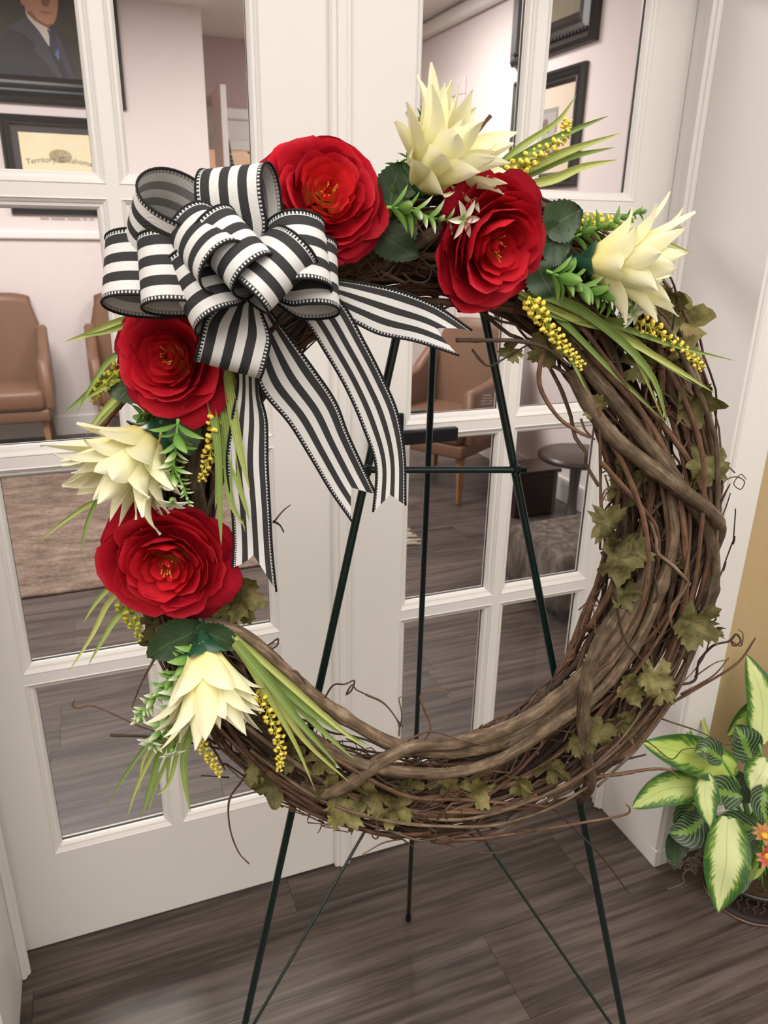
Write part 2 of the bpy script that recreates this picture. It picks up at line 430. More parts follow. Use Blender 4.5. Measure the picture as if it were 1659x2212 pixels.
def m_leafdry():
    m = NT('dried_grape_leaf'); p = m.pos(); f = m.noise(45, 5, p, .65); r = m.rnd()
    c = m.ramp(f, [(.3, (.06, .05, .014)), (.46, (.13, .118, .036)), (.58, (.21, .185, .072)), (.75, (.20, .11, .045))])
    br = m.math('ADD', m.math('MULTIPLY', r, .6), .6)
    cb = m.n('ShaderNodeCombineColor'); [m.l(br, cb.inputs[i]) for i in range(3)]
    m.base(m.mix(1.0, c, cb.outputs[0], 'MULTIPLY')); m.rough(.7, .3); m.bump(m.noise(140, 4, p), .6, .002); m.translucent(.15); return m.m
M['dry'] = m_leafdry()
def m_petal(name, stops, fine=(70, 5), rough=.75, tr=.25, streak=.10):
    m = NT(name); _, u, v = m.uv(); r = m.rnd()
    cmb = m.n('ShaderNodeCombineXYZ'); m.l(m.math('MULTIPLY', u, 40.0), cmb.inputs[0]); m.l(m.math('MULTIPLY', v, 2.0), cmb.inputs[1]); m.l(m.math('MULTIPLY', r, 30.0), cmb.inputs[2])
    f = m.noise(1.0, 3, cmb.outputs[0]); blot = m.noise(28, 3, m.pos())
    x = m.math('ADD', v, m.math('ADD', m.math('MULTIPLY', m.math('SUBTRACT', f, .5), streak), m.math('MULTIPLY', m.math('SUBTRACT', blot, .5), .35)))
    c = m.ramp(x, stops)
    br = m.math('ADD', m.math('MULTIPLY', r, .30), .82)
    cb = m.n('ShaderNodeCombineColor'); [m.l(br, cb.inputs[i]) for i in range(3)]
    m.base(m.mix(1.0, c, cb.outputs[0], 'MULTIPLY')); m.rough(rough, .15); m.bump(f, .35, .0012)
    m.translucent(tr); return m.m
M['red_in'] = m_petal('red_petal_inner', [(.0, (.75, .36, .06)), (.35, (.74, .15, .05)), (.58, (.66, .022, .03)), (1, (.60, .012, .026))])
M['red_fire'] = m_petal('red_petal_fiery', [(.0, (.85, .52, .10)), (.40, (.84, .25, .05)), (.62, (.78, .035, .035)), (1, (.72, .022, .032))])
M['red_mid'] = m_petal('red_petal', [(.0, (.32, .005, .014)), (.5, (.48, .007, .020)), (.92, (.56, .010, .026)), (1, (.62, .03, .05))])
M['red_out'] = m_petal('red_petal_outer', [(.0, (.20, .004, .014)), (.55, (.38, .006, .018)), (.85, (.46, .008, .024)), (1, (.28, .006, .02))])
M['cream'] = m_petal('cream_petal', [(.0, (.86, .74, .20)), (.3, (.92, .86, .42)), (.6, (.92, .89, .58)), (1, (.92, .90, .70))], tr=.3, streak=.2)
M['stamen'] = plain('yellow_stamen', (.62, .30, .03), .5)
def m_leaf(name, c0, c1, rough=.45, tr=.12):
    m = NT(name); _, u, v = m.uv(); f = m.noise(50, 4, m.pos())
    mid = m.math('LESS_THAN', m.math('ABSOLUTE', m.math('SUBTRACT', u, .5)), .022)
    side = m.n('ShaderNodeTexWave'); 
    k = m.math('SINE', m.math('MULTIPLY', m.math('ADD', v, m.math('MULTIPLY', m.math('ABSOLUTE', m.math('SUBTRACT', u, .5)), -.7)), 45.0))
    vein = m.math('GREATER_THAN', k, .93)
    c = m.mix(f, c0, c1); c = m.mix(m.math('MULTIPLY', m.math('MAXIMUM', mid, m.math('MULTIPLY', vein, .5)), .35), c, tuple(min(1, x*2.2) for x in c1))
    m.base(c); m.rough(rough, .4); m.bump(f, .3, .001); m.translucent(tr); return m.m
M['leaf'] = m_leaf('dark_green_fabric_leaf', (.020, .042, .018), (.055, .095, .042))
M['calyx'] = plain('dark_green_calyx', (.014, .06, .028), .4, .5, .3, 60)
def m_grad(name, stops, axis=1, rough=.5, tr=.15, n=.15):
    m = NT(name); _, u, v = m.uv(); q = (u, v)[axis]
    x = m.math('ADD', q, m.math('MULTIPLY', m.math('SUBTRACT', m.noise(60, 3, m.pos()), .5), n))
    m.base(m.ramp(x, stops)); m.rough(rough, .4)
    if tr: m.translucent(tr)
    return m.m
M['sprig'] = m_grad('white_tipped_green_leaf', [(0, (.10, .25, .035)), (.45, (.22, .38, .09)), (.72, (.52, .60, .34)), (1, (.80, .80, .68))])
M['sprigg'] = m_grad('fresh_green_leaf', [(0, (.07, .19, .03)), (.6, (.16, .32, .06)), (1, (.28, .44, .13))])
M['sprigstem'] = plain('light_green_stem', (.16, .38, .06), .45)
M['starwhite'] = m_grad('white_floret', [(0, (.35, .55, .15)), (.35, (.75, .78, .60)), (1, (.82, .80, .72))])
M['yellow'] = plain('yellow_blossom', (.84, .67, .10), .6, .3, .25, 120)
M['olive'] = plain('olive_yellow_blossom', (.38, .36, .03), .6, .3, .25, 120)
M['ystem'] = plain('yellow_green_stem', (.36, .42, .04), .5)
def m_grass():
    m = NT('grass_blade'); _, u, v = m.uv(); r = m.rnd()
    s = m.math('SINE', m.math('MULTIPLY', u, 26.0)); x = m.math('ADD', m.math('MULTIPLY', s, .16), m.math('ADD', m.math('MULTIPLY', r, .6), .12))
    m.base(m.ramp(x, [(0, (.13, .22, .07)), (.4, (.27, .36, .09)), (.7, (.47, .50, .15)), (1, (.58, .58, .26))])); m.rough(.5, .35); m.translucent(.15); return m.m
M['grass'] = m_grass()

# ---------------------------------------------------------------- petal and leaf shapes (local axes, +Z up the flower)
def rose(name, px, py, R, tilt, spin, label, off=.075, seed=1, squash=1.0, core='red_in'):
    rng = random.Random(seed); c = WP(px, py, off)
    ax = (WN + WX*tilt[0] + WZ*tilt[1]).normalized(); Mx = axisM(c, ax, WX)
    Mx = Mx @ Matrix.Rotation(spin, 4, 'Z')
    t = thing(name, c - ax*R*.25, label, 'artificial flower', 'red roses on the wreath')
    #       rim radius, rim height, count, angular half width, base bulge, material
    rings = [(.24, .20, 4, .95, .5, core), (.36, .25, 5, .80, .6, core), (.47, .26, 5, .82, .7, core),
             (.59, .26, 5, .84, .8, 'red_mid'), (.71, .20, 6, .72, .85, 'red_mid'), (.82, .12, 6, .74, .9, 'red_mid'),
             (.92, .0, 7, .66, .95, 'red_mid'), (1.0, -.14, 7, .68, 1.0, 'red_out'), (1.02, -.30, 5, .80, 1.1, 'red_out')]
    for k, (rr, rz, cnt, hw, bl, mt) in enumerate(rings):
        ph = rng.uniform(0, 6)
        for i in range(cnt):
            th = ph + 2*math.pi*i/cnt + rng.uniform(-.13, .13)
            r1 = rr*(1+rng.uniform(-.11, .11)); z1 = rz + rng.uniform(-.08, .08); h = hw*rng.uniform(.88, 1.15)
            fa = [rng.uniform(0, 6) for _ in range(4)]; amp = .010 + .022*rr; curl = rng.uniform(-.04, .20)*(.4+rr); lean = rng.uniform(-.07, .07)
            def fn(u, v, r1=r1, z1=z1, h=h, th=th, fa=fa, amp=amp, curl=curl, lean=lean, bl=bl):
                s = u*2-1
                tip = 1 - .30*abs(s)**2.4 + .03*math.sin(7*s+fa[2])   # rounded rim
                q = max(0, min(1, v*tip))
                wd = math.sin(min(1, q*1.15+.10)*math.pi*.5)**.8
                a = th + s*h*wd
                # profile: out first, then up to the rim
                rho = r1*(1-(1-q)**2.1)*(1+.06*s*s*q)
                zz = -.36 + (z1+.36)*q**(1.0+bl)
                ed = smooth01((q-.72)/.28)
                rho += curl*ed*ed*r1; zz -= .5*curl*ed*ed
                w1 = math.sin(5.2*s+fa[0])*.6+math.sin(11*s+fa[1])*.4
                rho += amp*w1*q*q; zz += amp*.9*math.sin(4*s+fa[3])*q*q + lean*s*q
                return Mx @ V((R*rho*math.cos(a), R*rho*math.sin(a)*squash, R*zz))
            v_, f_, uv_ = grid(fn, 10, 8)
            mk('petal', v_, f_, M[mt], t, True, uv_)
    # stamens and a tight bud in the middle
    for i in range(9):
        a = rng.uniform(0, 6.28); r0 = R*rng.uniform(.05, .20); p0 = Mx @ V((R*.05*math.cos(a), R*.05*math.sin(a), -.2*R)); p1 = Mx @ V((r0*math.cos(a), r0*math.sin(a), R*rng.uniform(.10, .19)))
        b = MB(); tv, tf, _ = tube([p0, p0.lerp(p1, .6)+ax*R*.02, p1], R*.007, 4); b.add((tv, tf)); b.add(([p1 + (q.co if False else q) for q in [V(z)*R*.016 for z in ((1,0,0),(-1,0,0),(0,1,0),(0,-1,0),(0,0,1),(0,0,-1))]], [(0,2,4),(2,1,4),(1,3,4),(3,0,4),(2,0,5),(1,2,5),(3,1,5),(0,3,5)]))
        b.build('stamen', M['stamen'], t, True)
    for i in range(3):
        th = i*2.1
        def fb(u, v, th=th):
            s = u*2-1; a = th+s*1.25; q = v*(1-.25*s*s); rho = .10*math.sin(math.pi*(.12+.70*q)); zz = -.22+.36*q
            return Mx @ V((R*rho*math.cos(a), R*rho*math.sin(a), R*zz))
        mk('petal', *grid(fb, 6, 6)[:2], M[core], t, True, grid(fb, 6, 6)[2])
    # sepal cup behind
    v_, f_ = lathe([(0, -.55), (.10, -.52), (.22, -.40), (.40, -.36)], 14); mk('calyx', [Mx @ (q*R) for q in v_], f_, M['calyx'], t)
    return t
def pointed(Mx, th, L, W, elev, cup, tipcurl, rng, base=.012, bow=.25):
    """lance shaped petal leaving the axis at angle elev (0 = along the axis)"""
    f0 = rng.uniform(0, 6); k1 = rng.uniform(-.12, .12); ruff = rng.uniform(.01, .05)
    def fn(u, v):
        s = u*2-1; wd = W*math.sin(math.pi*min(1, (.07+.93*v))**.85)**.75*(1-.15*v) if v < 1 else 0
        wd = W*((math.sin(math.pi*(.05+.95*v)**.86))**.85) if v < .999 else W*.012
        e = elev*(.35+.65*smooth01(v*1.6)) + bow*(v-.3)*elev + tipcurl*smooth01((v-.6)/.4)
        # integrate direction roughly
        x = 0; z = 0; n = 10; 
        for q in range(n):
            vv = v*(q+.5)/n; ee = elev*(.35+.65*smooth01(vv*1.6)) + bow*(vv-.3)*elev + tipcurl*smooth01((vv-.55)/.45)
            x += math.sin(ee)*L*v/n; z += math.cos(ee)*L*v/n
        px = base + x; lat = s*wd*.5 + k1*L*v*v
        dep = cup*wd*(s*s-.5)
        ce, se = math.cos(e), math.sin(e)
        # inward normal of the petal
        ix, iz = -ce, se
        rip = ruff*W*math.sin(6*v+f0+3*s)
        X = px + ix*(dep+rip); Z = z + iz*(dep+rip)
        c, sn = math.cos(th), math.sin(th)
        return Mx @ V((X*c - lat*sn, X*sn + lat*c, Z))
    return grid(fn, 6, 12)
def lily(name, px, py, axis, L, label, off=.06, seed=1, spread=1.0, wid=.031):
    rng = random.Random(seed); c = WP(px, py, off); ax = (WX*axis[0]+WZ*axis[1]+WN*axis[2]).normalized()
    Mx = axisM(c, ax, WN if abs(ax.dot(WN)) < .9 else WX)
    t = thing(name, c, label, 'artificial flower', 'cream flowers on the wreath')
    rings = [(5, .18, .95, .85), (7, .42, 1.05, 1.0), (9, .66, 1.08, 1.0), (9, .92, 1.0, 1.05), (8, 1.2, .74, 1.05)]
    for k, (cnt, el, ll, ww) in enumerate(rings):
        ph = rng.uniform(0, 6)
        for i in range(cnt):
            th = ph + 2*math.pi*i/cnt + rng.uniform(-.2, .2)
            v_, f_, uv_ = pointed(Mx, th, L*ll*rng.uniform(.86, 1.1), wid*ww*rng.uniform(.85, 1.15), el*spread*rng.uniform(.85, 1.12), rng.uniform(.22, .45), rng.uniform(-.1, .75), rng)
            mk('petal', v_, f_, M['cream'], t, True, uv_)
    for i in range(5):
        v_, f_, uv_ = pointed(Mx, i*1.257+.3, L*.36, .026, .95, .3, .1, rng, base=.004); mk('sepal', [q - ax*.012 for q in v_], f_, M['calyx'], t, True, uv_)
    st = [c - ax*.06, c - ax*.03, c - ax*.002]
    v_, f_, uv_ = tube(st, [.0035, .004, .008], 8); mk('stem', v_, f_, M['calyx'], t)
    return t
def surf_leaf(P, W, mt, parent, name='leaf', nrm=None, cup=.15, serr=0, wav=.03, nv=16, nu=6, seed=0, shape=(.9, .8)):
    """leaf/blade along a world polyline P"""
    rng = random.Random(seed); C = catmull(P, nv); N = nrm or WN; f0 = rng.uniform(0, 6)
    vs = []; uv = []; fs = []
    for j, p in enumerate(C):
        tt = (C[min(j+1, nv)]-C[max(j-1, 0)]).normalized(); sd = tt.cross(N).normalized(); nn = sd.cross(tt)
        v = j/nv; wd = W*(math.sin(math.pi*min(1, .04+.96*v)**shape[0])**shape[1])
        if j == nv: wd = W*.01
        for i in range(nu+1):
            s = 2*i/nu-1; ww = wd
            if serr and abs(s) > .99: ww = wd*(1+serr*(1 if j % 2 else -1))
            vs.append(p + sd*(s*ww*.5) + nn*(cup*wd*(s*s-.4) + wav*W*math.sin(9*v+f0+2*s))); uv.append((i/nu, v))
    for j in range(nv):
        for i in range(nu): a = j*(nu+1)+i; fs.append((a, a+1, a+nu+2, a+nu+1))
    return mk(name, vs, fs, mt, parent, True, uv)

# ================================================================ wire easel
APEX = V((-0.05283, -0.52588, 1.57217)); FL = V((-0.39942, -0.53593, 0.004)); FR = V((0.3192, -0.7149, 0.004)); RF = V((0.08724, -0.20855, 0.004))
ez = thing('wire_easel', V((0, -.49, 0)), 'dark green three-legged wire easel carrying the grapevine wreath', 'easel')
def rod(nm, P, r, mat='easel', sides=10, parent=None, n=12):
    v_, f_, u_ = tube(catmull(P, n), r, sides); return mk(nm, v_, f_, M[mat], parent or ez, True, u_)
rod('leg', [APEX + (APEX-FL)*.0, FL], .0052); rod('leg', [APEX, FR], .0052)
rod('leg', [APEX - WN*.012, RF], .0046)
def along(a, b, t): return a.lerp(b, t)
def legpt(a, b, px, py):   # point of a leg nearest to the sight line
    d = ray(px, py).normalized(); best = min((( (a.lerp(b, i/400)-CAM) - d*((a.lerp(b, i/400)-CAM).dot(d))).length, i/400) for i in range(401))
    return a.lerp(b, best[1])
cl, cr_ = legpt(APEX, FL, 793, 1008), legpt(APEX, FR, 1112, 1013)
ext = (cr_-cl).normalized()*.012
rod('crossbar', [cl-ext+WN*.009, cr_+ext+WN*.009], .0042)
for P_ in (cl, cr_): rod('hook', [P_+WN*.006+WZ*.0, P_+WN*.014-WZ*.004, P_+WN*.016+WZ*.008], .003)
mid = legpt(APEX, RF, 897, 1600)
for F_, q in ((FL, (543, 2280)), (FR, (1330, 2270))):
    P_ = legpt(APEX, F_, *q); rod('brace', [mid, P_ - WN*.004], .0026); rod('hook', [P_-WN*.004, P_-WN*.004+V((0, 0, -.012)), P_+WN*.009+V((0, 0, -.010)), P_+WN*.008], .0024)
rod('top_collar', [APEX-WZ*.016, APEX+WZ*.002], .007); rod('hanging_hook', [APEX, APEX+WN*.03-WZ*.03, APEX+WN*.045-WZ*.02], .003)
for F_ in (FL, FR, RF): rod('foot', [F_+V((0, 0, -.003)), F_+V((0, 0, .012))], .0062, 'black')

# ================================================================ grapevine wreath
RC = (-.045, 1.095)
def ringP(th, dr, dn):
    c, s = math.cos(th), math.sin(th); rx, rz = .288, .350
    rx += .014*max(0, -c); return WC(RC[0]+(rx+dr)*c, RC[1]+(rz+dr)*s, dn)
wreath = thing('grapevine_wreath', WC(RC[0], RC[1]-.41, 0), 'brown twisted grapevine wreath hanging on the green wire easel', 'wreath')
def vine(P, r0, r1, mt, nm='vine', n=None, sides=7, seed=0, knob=.12):
    rng = random.Random(seed); n = n or max(12, len(P)*6); C = catmull(P, n); f0 = rng.uniform(0, 9)
    R = []
    nodes = [rng.random() for _ in range(max(1, n//14))]
    for i in range(n+1):
        t = i/n; r = r0+(r1-r0)*t; r *= 1+knob*noise.noise(V((i*.35+f0*7, f0, 0)))
        for q in nodes: r *= 1+.16*math.exp(-((t-q)*n/1.1)**2)
        R.append(r)
    v_, f_, u_ = tube(C, R, sides); return mk(nm, v_, f_, M[mt], wreath, True, u_)
rng = random.Random(11)
def ringvine(i, r, rho, mt, span, wob=.35, kink=.0):
    ph = rng.uniform(0, 2*math.pi); tw = rng.choice((-1, 1))*rng.uniform(.3, 1.6); th0 = rng.uniform(0, 2*math.pi); f1 = rng.uniform(0, 20)
    n = max(14, int(span*12)); P = []
    for k in range(n+1):
        t = k/n; th = th0 + span*t; a = ph + tw*th0 + tw*span*t
        hw = .058 + .016*math.cos(th); rr = rho*(1+.35*noise.noise(V((f1+t*span*1.3, 0, 3))))
        if kink: a += rng.uniform(-.25, .25)
        P.append(ringP(th + rng.uniform(-1, 1)*kink, rng.uniform(-1, 1)*kink*.10 + hw*rr*math.cos(a) + .010*noise.noise(V((f1, th*2.2, 0))), .040*rr*math.sin(a) + .008*noise.noise(V((f1, th*2.6, 9)))))
    return vine(P, r, r*rng.uniform(.6, .9), mt, n=n*2, seed=i, sides=6)
for i in range(34): ringvine(i, rng.uniform(.0028, .0045), math.sqrt(rng.uniform(.05, 1)), rng.choice(['bark', 'barkthin', 'barkdark', 'barkthin']), rng.uniform(2.2, 6.2))
for i in range(80): ringvine(100+i, rng.uniform(.0013, .0025), math.sqrt(rng.uniform(.15, 1.25)), rng.choice(['barkthin', 'barkthin', 'barkdark', 'bark']), rng.uniform(1.2, 4.5), kink=.025)
for i in range(110): ringvine(1000+i, rng.uniform(.0007, .0015), math.sqrt(rng.uniform(.5, 1.3)), rng.choice(['barkthin', 'barkthin', 'barkdark']), rng.uniform(.25, .9), kink=.05)
for i in range(12): ringvine(200+i, rng.uniform(.004, .0060), math.sqrt(rng.uniform(.0, .55)), 'barkdark', rng.uniform(4, 6.3))
# the thick canes one can follow in the picture: (points, start radius, end radius)
TH = [
 ([(1235, 800, .03), (1275, 880, .04), (1330, 948, .052), (1400, 1005, .058), (1465, 1055, .058), (1525, 1098, .052), (1553, 1140, .03), (1540, 1185, .0)], .0085, .0085),
 ([(1180, 690, .02), (1250, 775, .03), (1330, 870, .045), (1420, 985, .052), (1490, 1080, .048), (1530, 1150, .035), (1542, 1240, .03), (1520, 1330, .025), (1475, 1420, .02)], .0085, .0075),
 ([(1340, 1312, .045), (1300, 1375, .05), (1272, 1450, .054), (1260, 1540, .056), (1266, 1630, .052), (1275, 1690, .035), (1255, 1725, .0)], .0085, .0080),
 ([(1405, 1190, .03), (1385, 1270, .04), (1330, 1370, .045), (1245, 1470, .045), (1130, 1555, .042), (1010, 1600, .04), (900, 1612, .045), (830, 1640, .05), (760, 1690, .05), (700, 1712, .04), (650, 1690, .015)], .0085, .0085),
 ([(345, 1365, .03), (420, 1348, .04), (500, 1360, .05), (570, 1405, .05), (650, 1480, .045), (760, 1560, .04), (860, 1610, .036), (960, 1625, .03), (1080, 1608, .03), (1180, 1555, .03), (1290, 1460, .035), (1370, 1340, .035), (1400, 1230, .03)], .0080, .0080),
 ([(560, 1500, .04), (680, 1600, .046), (780, 1650, .05), (880, 1668, .052), (985, 1668, .052), (1090, 1635, .05), (1190, 1570, .05), (1290, 1500, .045), (1370, 1400, .045), (1420, 1290, .045), (1455, 1160, .04), (1440, 1040, .04)], .0075, .0070),
 ([(690, 620, .01), (780, 585, .02), (870, 545, .03), (960, 500, .03), (1060, 520, .02), (1180, 660, .02)], .0085, .008),
 ([(640, 640, .0), (740, 600, .01), (850, 575, .015), (930, 545, .01)], .007, .007),
 ([(400, 880, .02), (432, 960, .03), (425, 1040, .035), (435, 1110, .03), (450, 1250, .02), (440, 1350, .02)], .0075, .0075),
 ([(380, 960, .0), (395, 1100, .01), (400, 1280, .02), (470, 1420, .03), (560, 1560, .03), (690, 1680, .02), (860, 1740, .02), (1010, 1745, .02)], .0065, .006),
 ([(1480, 760, .02), (1525, 880, .03), (1545, 1010, .03), (1548, 1150, .02), (1530, 1300, .02), (1480, 1440, .02), (1400, 1560, .02), (1300, 1660, .02), (1180, 1720, .02)], .0050, .0045),
]
for i, (P_, a, b) in enumerate(TH): vine([WP(*p) for p in P_], a, b, 'bark', n=len(P_)*9, sides=10, seed=400+i, knob=.06)
# mid-thickness reddish runners on the face
RUN = [
 [(1200, 640), (1290, 750), (1390, 900), (1430, 1060), (1440, 1200), (1400, 1330), (1330, 1440), (1250, 1540)],
 [(1260, 640), (1360, 760), (1440, 880), (1480, 1020), (1490, 1150), (1470, 1280), (1410, 1400), (1320, 1520)],
 [(1330, 650), (1420, 760), (1490, 890), (1520, 1010), (1515, 1140), (1490, 1300), (1420, 1470), (1310, 1590)],
 [(1400, 650), (1470, 760), (1530, 900), (1550, 1000), (1540, 1250), (1500, 1370), (1470, 1480), (1390, 1600), (1290, 1700)],
 [(520, 1560), (640, 1650), (760, 1720), (880, 1760), (1000, 1770), (1120, 1740), (1230, 1690), (1330, 1610), (1420, 1490)],
 [(540, 1620), (680, 1720), (820, 1770), (960, 1785), (1080, 1780), (1200, 1740), (1300, 1680)],
 [(600, 1560), (760, 1660), (880, 1720), (1010, 1728), (1130, 1738), (1200, 1745)],
 [(560, 1590), (700, 1690), (850, 1745), (980, 1755), (1100, 1745), (1250, 1680), (1390, 1560), (1480, 1400), (1500, 1250)],
 [(1290, 900), (1345, 1000), (1390, 1120), (1400, 1230), (1375, 1330), (1300, 1420), (1190, 1510), (1090, 1570)],
 [(1300, 1000), (1380, 1090), (1420, 1150), (1415, 1260), (1380, 1390), (1330, 1450)],
 [(1480, 1270), (1400, 1380), (1300, 1440), (1270, 1480)],
]
for i, P_ in enumerate(RUN): vine([WP(p[0], p[1], .046+.010*math.sin(i*2.3+k*.9)) for k, p in enumerate(P_)], rng.uniform(.0022, .0034), .0018, rng.choice(['barkthin', 'barkthin', 'bark']), n=len(P_)*9, seed=500+i)
# loose shoots and tendrils
SH = [
 ([(985, 735), (1050, 735), (1120, 737), (1180, 752), (1230, 790)], .0028, .06), ([(1060, 250), (1045, 268), (1000, 330)], .0022, -.01),
 ([(1180, 745), (1165, 800), (1170, 845), (1205, 900), (1245, 930), (1275, 945)], .0030, .05), ([(1020, 755), (1040, 780), (1060, 790), (1105, 765), (1140, 745)], .0014, .05),
 ([(1255, 905), (1265, 930), (1285, 950)], .0016, .05),
 ([(1545, 1075), (1565, 1040), (1590, 1030), (1608, 1040), (1600, 1057), (1585, 1045), (1600, 1025), (1612, 1035)], .0009, .02),
 ([(1555, 1130), (1570, 1090), (1578, 1065)], .0012, .02),
 ([(1380, 1570), (1450, 1520), (1500, 1490), (1560, 1455), (1600, 1425), (1632, 1378)], .0022, .03), ([(1470, 1500), (1540, 1460), (1575, 1420)], .0014, .03),
 ([(1460, 1480), (1500, 1470), (1510, 1430), (1540, 1395), (1575, 1385), (1590, 1370), (1600, 1385), (1585, 1395), (1578, 1380)], .0018, .035), ([(1500, 1462), (1545, 1432), (1575, 1425)], .0010, .03),
 ([(1580, 1385), (1600, 1395), (1605, 1370), (1595, 1360)], .0010, .035),
 ([(1395, 1540), (1450, 1560), (1510, 1580), (1560, 1605), (1580, 1608), (1592, 1598), (1585, 1590), (1575, 1600)], .0012, .03),
 ([(1380, 1590), (1410, 1610), (1450, 1640), (1475, 1620), (1510, 1618), (1535, 1640)], .0010, .04),
 ([(1270, 1680), (1340, 1672), (1400, 1662), (1440, 1662), (1460, 1672)], .0026, .04), ([(1275, 1678), (1340, 1645), (1395, 1630)], .0020, .04), ([(1300, 1668), (1370, 1610), (1420, 1550), (1460, 1490)], .0034, .035),
 ([(940, 1818), (1060, 1808), (1180, 1790), (1270, 1775), (1350, 1760), (1360, 1745), (1352, 1738)], .0022, .035), ([(1180, 1732), (1230, 1780), (1290, 1840), (1330, 1890), (1358, 1930)], .0016, .03),
 ([(840, 1780), (950, 1805), (1050, 1818), (1100, 1830), (1150, 1818)], .0014, .02), ([(870, 1790), (1000, 1835), (1080, 1842), (1100, 1828)], .0010, .02), ([(850, 1800), (880, 1820), (900, 1835)], .0012, .03),
 ([(155, 1520), (165, 1530), (200, 1525), (250, 1545), (310, 1572), (380, 1590)], .0014, .03), ([(155, 1522), (162, 1512)], .0012, .03), ([(238, 1588), (330, 1592), (440, 1610), (560, 1640), (620, 1660)], .0018, .02), ([(335, 1420), (305, 1475), (295, 1500), (285, 1528)], .0014, .03),
 ([(555, 1640), (520, 1690), (495, 1730), (497, 1790), (515, 1840), (538, 1866)], .0016, .02), ([(640, 1685), (610, 1700)], .0012, .03),
 ([(900, 1620), (930, 1575), (915, 1530), (908, 1505), (925, 1490), (955, 1492), (968, 1498), (972, 1490)], .0014, .045), ([(880, 1600), (930, 1580), (1000, 1600), (1060, 1612)], .0014, .05),
 ([(700, 1510), (720, 1480), (745, 1478), (765, 1470), (760, 1490), (748, 1500), (760, 1480), (770, 1490), (790, 1500), (830, 1520), (870, 1570)], .0012, .045), ([(790, 1500), (830, 1520), (860, 1560), (862, 1590)], .0014, .045),
 ([(580, 1410), (605, 1420), (620, 1450), (640, 1450), (660, 1480), (650, 1500), (665, 1525)], .0014, .05), ([(540, 1385), (560, 1400), (585, 1390), (600, 1380), (598, 1395), (580, 1405)], .0016, .05),
 ([(862, 1580), (868, 1545), (862, 1510), (870, 1505)], .0010, .04),
 ([(1300, 1090), (1305, 1060), (1318, 1060), (1312, 1080), (1302, 1072), (1310, 1060)], .0009, .05), ([(1295, 1000), (1300, 1020), (1318, 1010), (1310, 1000), (1300, 1010)], .0009, .05),
 ([(1286, 1370), (1284, 1330), (1282, 1312), (1290, 1308), (1280, 1304), (1288, 1300)], .0010, .05), ([(1252, 1348), (1270, 1352), (1290, 1360)], .0009, .05),
 ([(1250, 1318), (1290, 1280), (1310, 1262)], .0010, .05), ([(1222, 1430), (1240, 1420), (1240, 1405), (1228, 1395), (1240, 1372)], .0008, .05),
 ([(1295, 880), (1297, 1000), (1300, 1120), (1320, 1220)], .0022, .05), ([(1310, 1160), (1330, 1290), (1350, 1380), (1400, 1440)], .0020, .055),
 ([(810, 1760), (818, 1800), (812, 1812), (804, 1805), (812, 1798), (816, 1806)], .0014, .04), ([(1510, 720), (1520, 780), (1510, 830), (1540, 960), (1550, 1060)], .0016, .02),
 ([(575, 725), (610, 690), (640, 660)], .0030, .10), ([(555, 905), (565, 870), (570, 830)], .0020, .07), ([(590, 1130), (610, 1105), (628, 1090)], .0010, .05), ([(590, 1125), (605, 1135), (613, 1150)], .0014, .05),
 ([(215, 925), (245, 890), (280, 855)], .0042, .03), ([(448, 1010), (475, 1035), (505, 1035)], .0016, .05), ([(440, 1130), (470, 1040), (480, 1010)], .0030, .05),
 ([(1540, 1350), (1520, 1420), (1480, 1470)], .0010, .03), ([(700, 1760), (692, 1790), (686, 1800)], .0010, .03),
 ([(870, 590), (895, 610), (925, 605), (930, 575), (905, 570), (900, 590), (920, 600)], .0012, .04), ([(820, 585), (850, 600), (880, 612)], .0030, .03),
]
for i, (P_, r, off) in enumerate(SH): vine([WP(p[0], p[1], off) for p in P_], r, r*.55, 'barkthin' if i % 3 else 'barkdark', 'tendril', n=len(P_)*7, sides=6, seed=700+i, knob=.2)
# short broken twigs sticking out all round
trg = random.Random(77)
for i in range(46):
    th = trg.uniform(-2.4, 1.0); p = ringP(th, trg.uniform(-.06, .065), trg.uniform(.01, .045)); tg = (-WX*math.sin(th)+WZ*math.cos(th))*trg.choice((-1, 1)); o_ = (WX*math.cos(th)+WZ*math.sin(th))*trg.uniform(-.6, .7)
    d = (tg+o_+WN*trg.uniform(0, .5)).normalized(); L = trg.uniform(.02, .06); k_ = (tg.cross(d)).normalized()*.12*L
    vine([p, p+d*L*.5+k_, p+d*L], trg.uniform(.0010, .0022), .0008, trg.choice(['barkthin', 'barkdark']), 'twig', n=8, sides=5, seed=900+i, knob=.2)
